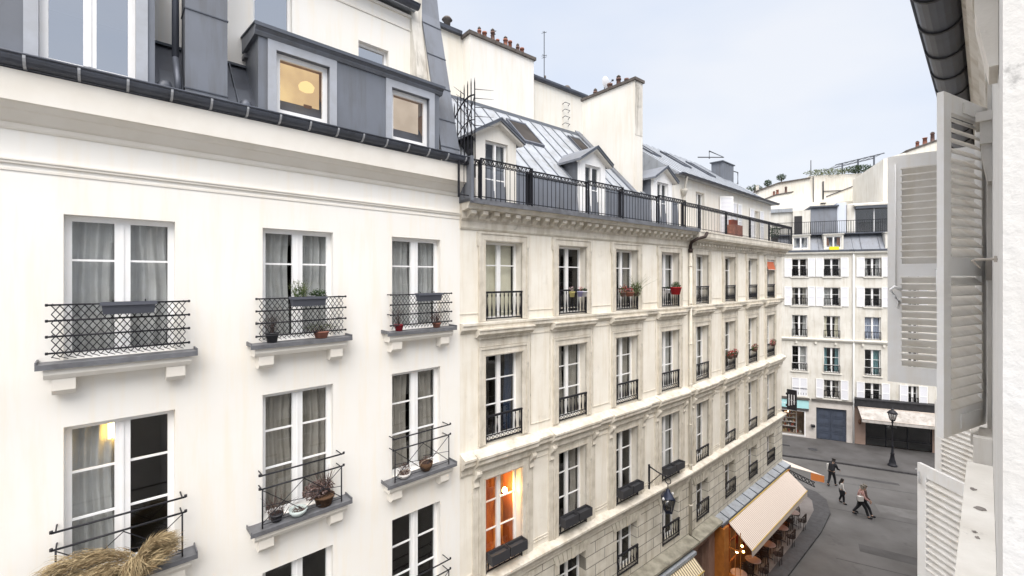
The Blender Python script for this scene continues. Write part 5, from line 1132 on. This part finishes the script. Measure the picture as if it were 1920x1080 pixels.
for x, z, nx, lab in ((-.6, 9.3, .7, 'dark clipped shrub at the left end of the terraced roof'), (.6, 9.9, .9, 'dark rounded shrub on the left part of the terraced roof'), (2.0, 10.4, .35, 'small dark bush halfway up the terraced roof'), (3.4, 11.0, .5, 'grey green bush on the planted roof terrace')):
    o = thing('shrub', lab, 'shrub', (27.3 + x * .97, 49.5 - x * .24 + 1.6, CAMH + z - .1), 0); b = MB(-1, 0); b.leaves((0, 0, .45), (nx, .5, .4), 260, .1, 0); b.build('foliage', LEAF2, o); b = MB(-1, 0); b.tube([(0, 0, -.1), (0, 0, .4)], .05, 5); b.build('stem', DRY2, o)
o = thing('hedge', 'long olive hedge along the planted roof terrace', 'hedge', (27.3 + 6.5, 49.5 - .5, CAMH + 11.25), R(-14)); b = MB(-1, 0); b.leaves((1.0, 0, .35), (2.4, .5, .38), 700, .10, 0); b.build('foliage', LEAFO, o); b = MB(-1, 0); b.leaves((4.2, 0, .5), (1.8, .6, .45), 900, .11, 0); b.build('climber', LEAF2, o)
mb = MB(-1, CAMH)
for p_ in (-3.8, -1.6): mb.tube([(8.4, p_, 12.45), (13, p_, 13.45)], .06, 5)
for k in range(8): mb.tube([(8.7 + k * .6, -3.9, 12.55 + k * .13), (8.7 + k * .6, -1.5, 12.55 + k * .13)], .035, 4); 
for x in (9.0, 10.5, 12): mb.box(x, x + .12, -1.7, -1.58, 11.2, 12.5 + (x - 8.6) * .22)
mb.build('pergola', SEAM, Fb)
G = thing('apartment_building', 'tall white blank wall topped with a row of red pots at far right', 'building', (32.3, 38.5, 0), R(-24))
mb = MB(-1, CAMH); mb.prism([(0, -13), (9.5, -13), (9.5, 12.6), (5.2, 11.95), (1.6, 10.7), (0, 10.3)], -9, 0); mb.build('wall', CF, G)
mb = MB(-1, CAMH); mb.prism([(1.55, 10.7), (5.2, 11.95), (5.3, 12.1), (1.5, 10.85)], -9, .1); mb.build('coping', SOOT, G)
pots(G, [(2.5 + k * .5, -.6, 11.15 + k * .17) for k in range(6)], TERRA, .15, .6)

# =================================================================== OWN BUILDING (near right)
ROUGH = mat('rough white stucco', (.66, .655, .64), .95, var=.06, scale=3, bump=.3, dirt=(.34, 18))
OST = mat('pale stone trim', (.74, .71, .66), .9, var=.15, scale=2, streak=.15, bump=.2, dirt=(.25, 3))
OLD = mat('stained cream ledge', (.76, .735, .68), .9, var=.14, scale=3, bump=.25, dirt=(.55, 2.2))
O = thing('apartment_building', 'near white building at the right edge with open louvred shutters and black gutter', 'building', FO.W(0, 0), FO.th)
ocol = [0] + [2.30 + 2.55 * k for k in range(9)]; orow = ((-1.05, 1.20), (-4.1, -1.9), (-7.2, -4.95), (-10.2, -8.0))
hs = [(c, c + 1.246, a, b_) for c in ocol for a, b_ in orow] 
mb = MB(+1); facade(mb, -3.03, 26, -13, 1.9, hs, 0, .22); shell(mb, -3.03, 26, -8, -13, 1.9); mb.box(-15, -3.04, -8, -1.6, -13, -1.6); mb.build('wall', ROUGH, O)  # unseen block beside the camera is cut low so sun reaches the return wall
for c in ocol:
    for r, (a, b_) in enumerate(orow):
        window(O, c, a, 1.246, b_ - a, (.65, .33), .12, 'sides' if (r + int(c)) % 2 else None, CURT, reveal=.18, S=1)
# surround of next window + sill
for c in ocol[:3]:
    for a, b_ in orow[:2]:
        mb = MB(+1)
        mb.box(c - .13, c - .002, .001, .022, a, b_ + .12); mb.box(c + 1.248, c + 1.376, .001, .022, a, b_ + .12); mb.box(c - .13, c + 1.376, .001, .03, b_ + .121, b_ + .25)
        mb.box(c - .16, c + 1.4, .001, .10, a - .09, a - .01)
        mb.build('window_surround', OST, O)
mb = MB(+1); mb.box(-3.0, -.95, .001, .10, -1.2, -1.03); mb.box(-3.0, -.95, .001, .075, -1.3, -1.2); lg = mb.build('stone_ledge', OLD, O)
for (x, y, sx, sy) in ((2.24, 2.15, .05, .022), (2.08, 1.97, .07, .03), (1.87, 1.79, .03, .014), (1.84, 1.75, .025, .014)):
    dx, dy = x - FO.o[0], y - FO.o[1]; t_, p_ = dx * FO.sa + dy * FO.ca, min(.075, max(.03, -dx * FO.ca + dy * FO.sa)); sb = MB(+1); pts = []
    for k in range(14): a = k * math.pi / 7; rr = random.uniform(.6, 1.1); pts.append((t_ + sy * rr * math.cos(a), p_ + .024 * sx / .07 * rr * math.sin(a), -1.0285))
    sb.face(pts); sb.build('stain', mat('bare stone stain', (.26, .235, .215), .95, var=.3, scale=30), lg)
mb = MB(+1); mb.box(-.60, -.2, .001, .06, -1.25, -1.0); mb.box(-.66, -.6, .001, .08, -1.28, -.96); mb.build('ledge_block', OST, O)
mb = MB(+1)
mb.prof([(0.001, 1.55), (.03, 1.55), (.04, 1.62), (.07, 1.68), (.07, 1.76), (.12, 1.84), (.12, 1.96), (.15, 2.0), (.15, 2.12), (0.001, 2.12)], -3.03, 26)
mb.build('cornice', OST, O)
for t in (-2.62, -.35):
    mb = MB(+1)
    mb.box(t, t + .24, .001, .055, .86, 1.0); mb.box(t - .03, t + .27, .001, .075, 1.0, 1.06); mb.prof([(.001, .62), (.02, .62), (.05, .80), (.05, .86), (.001, .86)], t + .03, t + .21)
    mb.build('console', OST, O)
gutter(-2.9, 26, .275, 2.08, .125, ZINCD, O, .60, S=1)
mb = MB(+1); mb.prof([(.15, 2.12), (-.5, 2.9), (-4, 3.9), (-8, 2.9), (-8, 1.9), (.0, 1.9)], -3.0, 26); mb.build('roof', ZINCD, O)
for t in (-1.5, 5.0, 13):
    mb = MB(+1); mb.box(t, t + 1.4, -2.6, -1.9, 3, 5.6); q = mb.build('chimney_stack', PARTYW, O); pots_ = [(t + .25 + .3 * k, -2.25, 5.6) for k in range(4)]
    mb = MB(+1)
    for a, p, z in pots_: mb.lathe((a, p, z), [(.1, 0), (.08, .3), (.1, .34)], 10)
    each(mb, 'chimney_pot', TERRA, q)
def leaf_mesh(key, w_, h, midh, tilt=1):
    def mk(parts):
        b = MB(-1, 0); T = .034; s = .085; top = .12; bot = .16
        if parts == 'frame':
            b.box(0, s, 0, T, 0, h); b.box(w_ - s - .02, w_, 0, T, 0, h); b.box(s, w_ - s - .02, .001, T - .001, 0, bot); b.box(s, w_ - s - .02, .001, T - .001, h - top, h)
            b.box(s, w_ - s - .02, .001, T - .001, midh, midh + .12); return b.mesh('shutter', WHITEC)
        for z0, z1 in ((bot, midh), (midh + .12, h - top)):
            n = max(1, round((z1 - z0) / .066)); st_ = (z1 - z0) / n
            for k in range(n):
                z = z0 + st_ * (k + .5); d = .026 * tilt
                b.prof([(-.006, z - d - .005), (-.006, z - d + .006), (T + .006, z + d + .005), (T + .006, z + d - .006)], s - .01, w_ - s - .01)
        return b.mesh('louvre_slats', PUTTY)
    return cached(('leafF', key), lambda: mk('frame')), cached(('leafL', key), lambda: mk('slats'))
def leaf(hx, hy, ox, oy, hb, h, midh, label=None, tilt=1):
    w_ = round(math.hypot(ox - hx, oy - hy), 2); a, l = leaf_mesh((w_, round(h, 2), tilt), w_, h, midh, tilt)
    dx, dy = hx - FO.o[0], hy - FO.o[1]; loc = (dx * FO.sa + dy * FO.ca, -dx * FO.ca + dy * FO.sa, hb + CAMH)
    o = place(a, 'shutter', O, loc, math.atan2(oy - hy, ox - hx) - FO.th); place(l, 'louvre_slats', o)
    if label: o['label'] = label
    return o, w_
P_l, w_ = leaf(4.215, 3.917, 3.69, 4.35, -1.02, 2.2, 1.03, 'white louvred shutter standing straight out with a bolt rod', tilt=-1)
def hw(par, items, m=WHITE, name='shutter_bolt'):
    b = MB(-1, 0)
    for pts, r in items: b.tube(pts, r, 6)
    return b.build(name, m, par)
for s in (-1,):
    y = .034 + .02 if P_l else 0
ymul = 1
hw(P_l, [([(w_ - .06, .05, 1.05 - .12), (w_ - .06, .05, 2.12)], .006), ([(w_ - .06, -.016, .93), (w_ - .06, -.016, 2.12)], .006)])
hw(P_l, [([(w_ - .10, -.02, .90), (w_ - .05, -.045, .93), (w_ - .02, -.05, .90), (w_ - .05, -.05, .84), (w_ - .09, -.045, .78), (w_ - .07, -.05, .72)], .014), ([(w_ - .10, .055, .90), (w_ - .05, .075, .93), (w_ - .02, .08, .90), (w_ - .05, .08, .84), (w_ - .09, .075, .78), (w_ - .07, .08, .72)], .014)], name='handle')
hw(P_l, [([(.33, y, 1.1), (.33, y + .03, 1.08), (.33, y + .03, .90), (.33, y, .88)], .01), ([(.33, -.01, 1.1), (.33, -.05, 1.08), (.33, -.05, .90), (.33, -.01, .88)], .01)], name='pull_handle')
Q_l, wq = leaf(3.315, 3.09, 2.73, 2.80, -1.02, 2.2, 1.03, 'white louvred shutter leaf with tall white edge nearest to us', tilt=1)
hw(Q_l, [([(.02, -.02, .05), (.02, -.02, .35)], .012), ([(.02, -.02, 1.0), (.02, -.02, 1.3)], .012), ([(.02, -.02, 1.9), (.02, -.02, 2.15)], .012)], IRONG, 'hinge')
b = MB(-1, 0); b.box(.1, .42, .034, .042, .03, .12); b.box(.1, .38, .034, .042, 2.10, 2.17); b.box(.1, .42, -.008, 0, .03, .12); b.box(.1, .38, -.008, 0, 2.10, 2.17); each(b, 'batten', WHITEC, Q_l)
R_l, wr = leaf(4.18, 3.88, 4.212, 4.6, -4.12, 2.2, 1.03, 'white louvred shutter of the floor below with bolt hook', tilt=1)
hw(R_l, [([(wr - .05, .05, 2.0), (wr - .05, .06, 2.12), (wr - .02, .06, 2.14)], .012), ([(wr - .05, -.02, 2.0), (wr - .05, -.03, 2.12), (wr - .02, -.03, 2.14)], .012)], name='hook')
leaf(5.87, 5.50, 5.92, 6.2, -4.12, 2.4, 1.03, 'white louvred shutter seen behind the lower leaf', tilt=1)
fm, fl_ = leaf_mesh((.62, 2.2, 1), .62, 2.2, 1.03, 1)
for c in ocol[2:]:
    for a, b_ in orow[:3]:
        for tt, rz in ((c - .64, 0), (c + 1.27, 0)):
            o = place(fm, 'shutter', O, (tt, .03, a + .02 + CAMH), rz); place(fl_, 'louvre_slats', o)
mb = MB(+1); mb.tube([(-2.35, .0, .06), (-2.35, .05, .06), (-2.2, .06, .06), (-.9, .05, .055)], .004, 5); mb.box(-2.36, -2.34, 0.001, .008, .05, .07); mb.box(-.14, -.11, .001, .03, -.02, .12); mb.box(-.14, -.12, .001, .02, .75, .83)
each(mb, 'shutter_stay', mat('rusty pale iron', (.42, .38, .33), .6), O)

# =================================================================== STREET LAMP
sl = thing('street_lamp', 'black cast iron lamp post on the far pavement before the grey awning', 'street lamp', (26.04, 30.3, .1))
b = MB(-1, 0); b.lathe((0, 0, 0), [(.27, 0), (.27, .08), (.21, .12), (.19, .3), (.13, .5), (.10, .8), (.13, .84), (.08, .9), (.055, 1.3), (.07, 1.34), (.04, 1.4), (.035, 2.9), (.08, 2.95), (.05, 3.02)], 14); b.build('post', IRON, sl)
b = MB(-1, 0); b.lathe((0, 0, 3.02), [(.04, 0), (.14, .08), (.15, .1)], 8); b.lathe((0, 0, 3.58), [(.29, 0), (.30, .03), (.16, .20), (.08, .23), (.08, .3), (.02, .38)], 8)
for k in range(6): a = k * math.pi / 3; b.tube([(.14 * math.cos(a), .14 * math.sin(a), 3.11), (.27 * math.cos(a), .27 * math.sin(a), 3.59)], .014, 5)
b.build('lantern', IRON, sl)
b = MB(-1, 0); b.lathe((0, 0, 3.12), [(.13, 0), (.255, .46)], 8); b.build('pane', MATS['lantern glass'], sl)
# =================================================================== PEOPLE
SKIN = mat('skin', (.45, .28, .2), .6); BLK = mat('black cloth', (.02, .02, .023), .85); DNV = mat('dark trousers', (.018, .018, .024), .85)
def skinmesh(name, m, V, E, par, lvl=2):
    me = bpy.data.meshes.new(name); me.from_pydata([v[:3] for v in V], E, []); me.materials.append(m)
    o = bpy.data.objects.new(name, me); COL.objects.link(o); o.parent = par
    md = o.modifiers.new('skin', 'SKIN'); md.use_smooth_shade = True
    lay = me.skin_vertices[0].data if len(me.skin_vertices) else None
    if lay is None:
        bm = bmesh.new(); bm.from_mesh(me); bm.verts.layers.skin.verify(); bm.to_mesh(me); bm.free(); lay = me.skin_vertices[0].data
    for i, v in enumerate(V):
        r = v[3]; lay[i].radius = (r, r) if not isinstance(r, tuple) else r; lay[i].use_root = (i == 0)
    s = o.modifiers.new('sub', 'SUBSURF'); s.levels = lvl; s.render_levels = lvl
    return o
def person(x, y, head, H, label, top, topm, legm, hairm, stride=.3, lean=.06, bag=None, arms=(.2, -.25), grp=None, hood=False, coat=0.0):
    r = thing('person', label, 'person', (x, y, 0), head, grp); s = H / 1.75; r.scale = (s, s, s)
    L_ = {}; V = []; E_l = []
    def v(n, x_, y_, z_, rad): L_[n] = len(V); V.append((x_, y_, z_, rad))
    def e(a, b_): E_l.append((L_[a], L_[b_]))
    ly = lambda z: lean * (z - .9)
    v('pel', 0, 0, .95, (.13, .095)); v('sp', 0, ly(1.15), 1.15, (.12, .09)); v('ch', 0, ly(1.34), 1.34, (.145, .1)); v('nk', 0, ly(1.48) + .01, 1.49, .052); v('jaw', 0, ly(1.55) + .03, 1.57, .065); v('hd', 0, ly(1.62) + .03, 1.65, .088); v('tp', 0, ly(1.7) + .015, 1.715, .06)
    v('nose', 0, ly(1.62) + .125, 1.625, .014); 
    for a, b_ in (('pel', 'sp'), ('sp', 'ch'), ('ch', 'nk'), ('nk', 'jaw'), ('jaw', 'hd'), ('hd', 'tp'), ('hd', 'nose')): e(a, b_)
    J = {}
    for sd, nm in ((1, 'R'), (-1, 'L')):
        st = stride * sd
        hip = (.09 * sd, 0, .90); kn = (.095 * sd, st * .62 + .05, .50 - abs(st) * .04); an = (.095 * sd, st * 1.15 if st > 0 else st * 1.25, .09 if st > 0 else .16); toe = (.1 * sd, an[1] + .16, .035 if st > 0 else .05)
        sh = (.17 * sd, ly(1.42), 1.42); am = arms[0 if sd > 0 else 1]; el = (.23 * sd, ly(1.2) + am * .35, 1.14); wr_ = (.21 * sd, el[1] + am * .45 + .08, .92 + abs(am) * .3)
        J[nm] = (hip, kn, an, toe, sh, el, wr_)
        v('hip' + nm, *hip, .09); v('kn' + nm, *kn, .058); v('an' + nm, *an, .04); v('toe' + nm, *toe, .032)
        v('sh' + nm, *sh, .06); v('el' + nm, *el, .042); v('wr' + nm, *wr_, .026); pm = (wr_[0], wr_[1] + .03, wr_[2] - .06); v('pm' + nm, *pm, .026)
        for a, b_ in (('pel', 'hip'), ('hip', 'kn'), ('kn', 'an'), ('an', 'toe'), ('ch', 'sh'), ('sh', 'el'), ('el', 'wr'), ('wr', 'pm')): e(a if a in ('pel', 'ch') else a + nm, b_ + nm)
        for k in range(4):
            fx = pm[0] + (k - 1.5) * .004; fy = pm[1] + (k - 1.5) * .016; ln = (.062, .072, .068, .052)[k]
            v('f%da%s' % (k, nm), fx, fy + .004, pm[2] - .03, .008); v('f%db%s' % (k, nm), fx - .01 * sd, fy + .012, pm[2] - .03 - ln, .007); e('pm' + nm, 'f%da%s' % (k, nm)); e('f%da%s' % (k, nm), 'f%db%s' % (k, nm))
        v('tha' + nm, pm[0] - .015 * sd, pm[1] + .04, pm[2] + .005, .009); v('thb' + nm, pm[0] - .02 * sd, pm[1] + .06, pm[2] - .035, .008); e('pm' + nm, 'tha' + nm); e('tha' + nm, 'thb' + nm)
    skinmesh('body', SKIN, V, E_l, r)
    hx = ly(1.62) + .03
    b = MB(-1, 0)
    for sx in (-.032, .032): b.lathe((sx, -(hx + .082), 1.645), [(.004, -.006), (.009, 0), (.004, .006)], 6)
    b.build('eyes', IRON, r); b = MB(-1, 0); b.box(-.022, .022, -(hx + .088), -(hx + .07), 1.588, 1.596); b.build('mouth', mat('lips', (.35, .13, .1), .6), r)
    # clothing
    def cl(nm, m, vs, es): skinmesh(nm, m, vs, es, r)
    vs = [(0, 0, .93 - coat, (.165 + coat * .15, .13)), (0, ly(1.15), 1.15, (.15, .12)), (0, ly(1.34), 1.34, (.165, .125)), (0, ly(1.46), 1.46, .085)]; es = [(0, 1), (1, 2), (2, 3)]
    if hood: vs.append((0, ly(1.56) - .02, 1.56, .10)); vs.append((0, ly(1.6) - .03, 1.66, .105)); es += [(3, 4), (4, 5)]; 
    for nm in 'RL':
        i = len(vs); sh, el, wr_ = J[nm][4:7]; vs += [(*sh, .085), (*el, .062), (*wr_, .046)]; es += [(2, i), (i, i + 1), (i + 1, i + 2)]
    cl(top, topm, vs, es)
    vs = [(0, 0, .95, (.15, .115))]; es = []
    for nm in 'RL': i = len(vs); hip, kn, an, toe = J[nm][:4]; vs += [(*hip, .105), (*kn, .078), (an[0], an[1], an[2] + .02, .06)]; es += [(0, i), (i, i + 1), (i + 1, i + 2)]
    cl('trousers', legm, vs, es)
    for nm in 'RL': an, toe = J[nm][2:4]; skinmesh('shoe', BLK, [(an[0], an[1] - .03, an[2] - .03, .045), (an[0], (an[1] + toe[1]) / 2, (an[2] + toe[2]) / 2 - .01, .055), (toe[0], toe[1] + .03, toe[2] + .01, .05)], [(0, 1), (1, 2)], r)
    skinmesh('hair', hairm, [(0, hx - .03, 1.66, .095), (0, hx - .01, 1.71, .085), (0, hx + .03, 1.725, .06), (0, hx - .055, 1.58, .07)], [(0, 1), (1, 2), (0, 3)], r)
    return r
HB = mat('black hair', (.02, .016, .014), .6); HG = mat('grey hair', (.20, .18, .15), .8)
WJ = mat('pale jacket', (.62, .60, .57), .85, var=.1, scale=8); PJ = mat('pink plaid coat', (.50, .30, .27), .9, var=.45, scale=9); BJ = mat('brown coat', (.10, .065, .055), .9)
def bagpack(p, m, lab=None):
    p = p if p else None
r1_ = person(19.9, 27.55, R(-62), 1.66, 'person in all black carrying a black backpack, bending forward, farthest of the walkers', 'jacket', BLK, BLK, HB, .22, .32, arms=(.45, .3))
bp_ = thing('backpack', 'bulky black and white backpack worn by the farthest walker', 'backpack', (19.9, 27.55, 0), R(-62))
b = MB(-1, 0); b.hexa([(-.17, .02, 1.02), (.17, .02, 1.02), (.16, .24, 1.04), (-.16, .24, 1.04), (-.15, -.08, 1.42), (.15, -.08, 1.42), (.12, .12, 1.46), (-.12, .12, 1.46)]); q = b.build('bag', BLK, bp_)
b = MB(-1, 0); b.box(-.17, -.1, .10, .25, 1.05, 1.4); b.build('side_panel', WJ, bp_); md = q.modifiers.new('b', 'BEVEL'); md.width = .04; md.segments = 3
person(18.95, 25.45, R(-120), 1.42, 'person with long dark hair in a short white jacket and black trousers, middle walker', 'jacket', WJ, BLK, HB, .10, .03, arms=(.1, .05))
q = thing('shoulder_bag', 'dark shoulder bag hanging at the side of the white jacketed walker', 'bag', (18.95, 25.45, 0), R(-120)); b = MB(-1, 0); b.box(.22, .32, -.12, .12, .62, .85); b.build('pouch', BLK, q); b = MB(-1, 0); b.tube([(.26, 0, .85), (.22, 0, 1.15), (.12, 0, 1.2)], .012, 5); b.build('strap', BLK, q)
lh = skinmesh('long_hair', HB, [(0, -.0, 1.62, .09), (0, -.09, 1.45, .09), (0, -.11, 1.3, .07)], [(0, 1), (1, 2)], [o for o in bpy.data.objects if o.name.startswith('person') and abs(o.location.x - 18.95) < .01][0])
person(18.95, 24.05, R(-115), 1.72, 'grey haired person in a pink and white patterned coat striding towards us', 'coat', PJ, BLK, HG, .27, .08, arms=(.3, -.2), coat=.12, hood=False)
person(19.22, 24.22, R(-115), 1.68, 'person in a brown coat mostly hidden behind the pink coated walker', 'coat', BJ, BLK, HG, .31, .08, arms=(.2, -.3), coat=.1)
b = MB(-1, 0); b.hexa([(-.12, -.06, 0), (.12, -.06, 0), (.12, .06, 0), (-.12, .06, 0), (-.14, -.07, .26), (.14, -.07, .26), (.14, .07, .26), (-.14, .07, .26)]); b.tube([(-.08, 0, .26), (0, 0, .4), (.08, 0, .26)], .008, 5)
q = b.build('shopping_bag', WJ); q.location = (18.78, 23.85, .95); tag(q, 'white shopping bag held by the pink coated walker', 'bag')
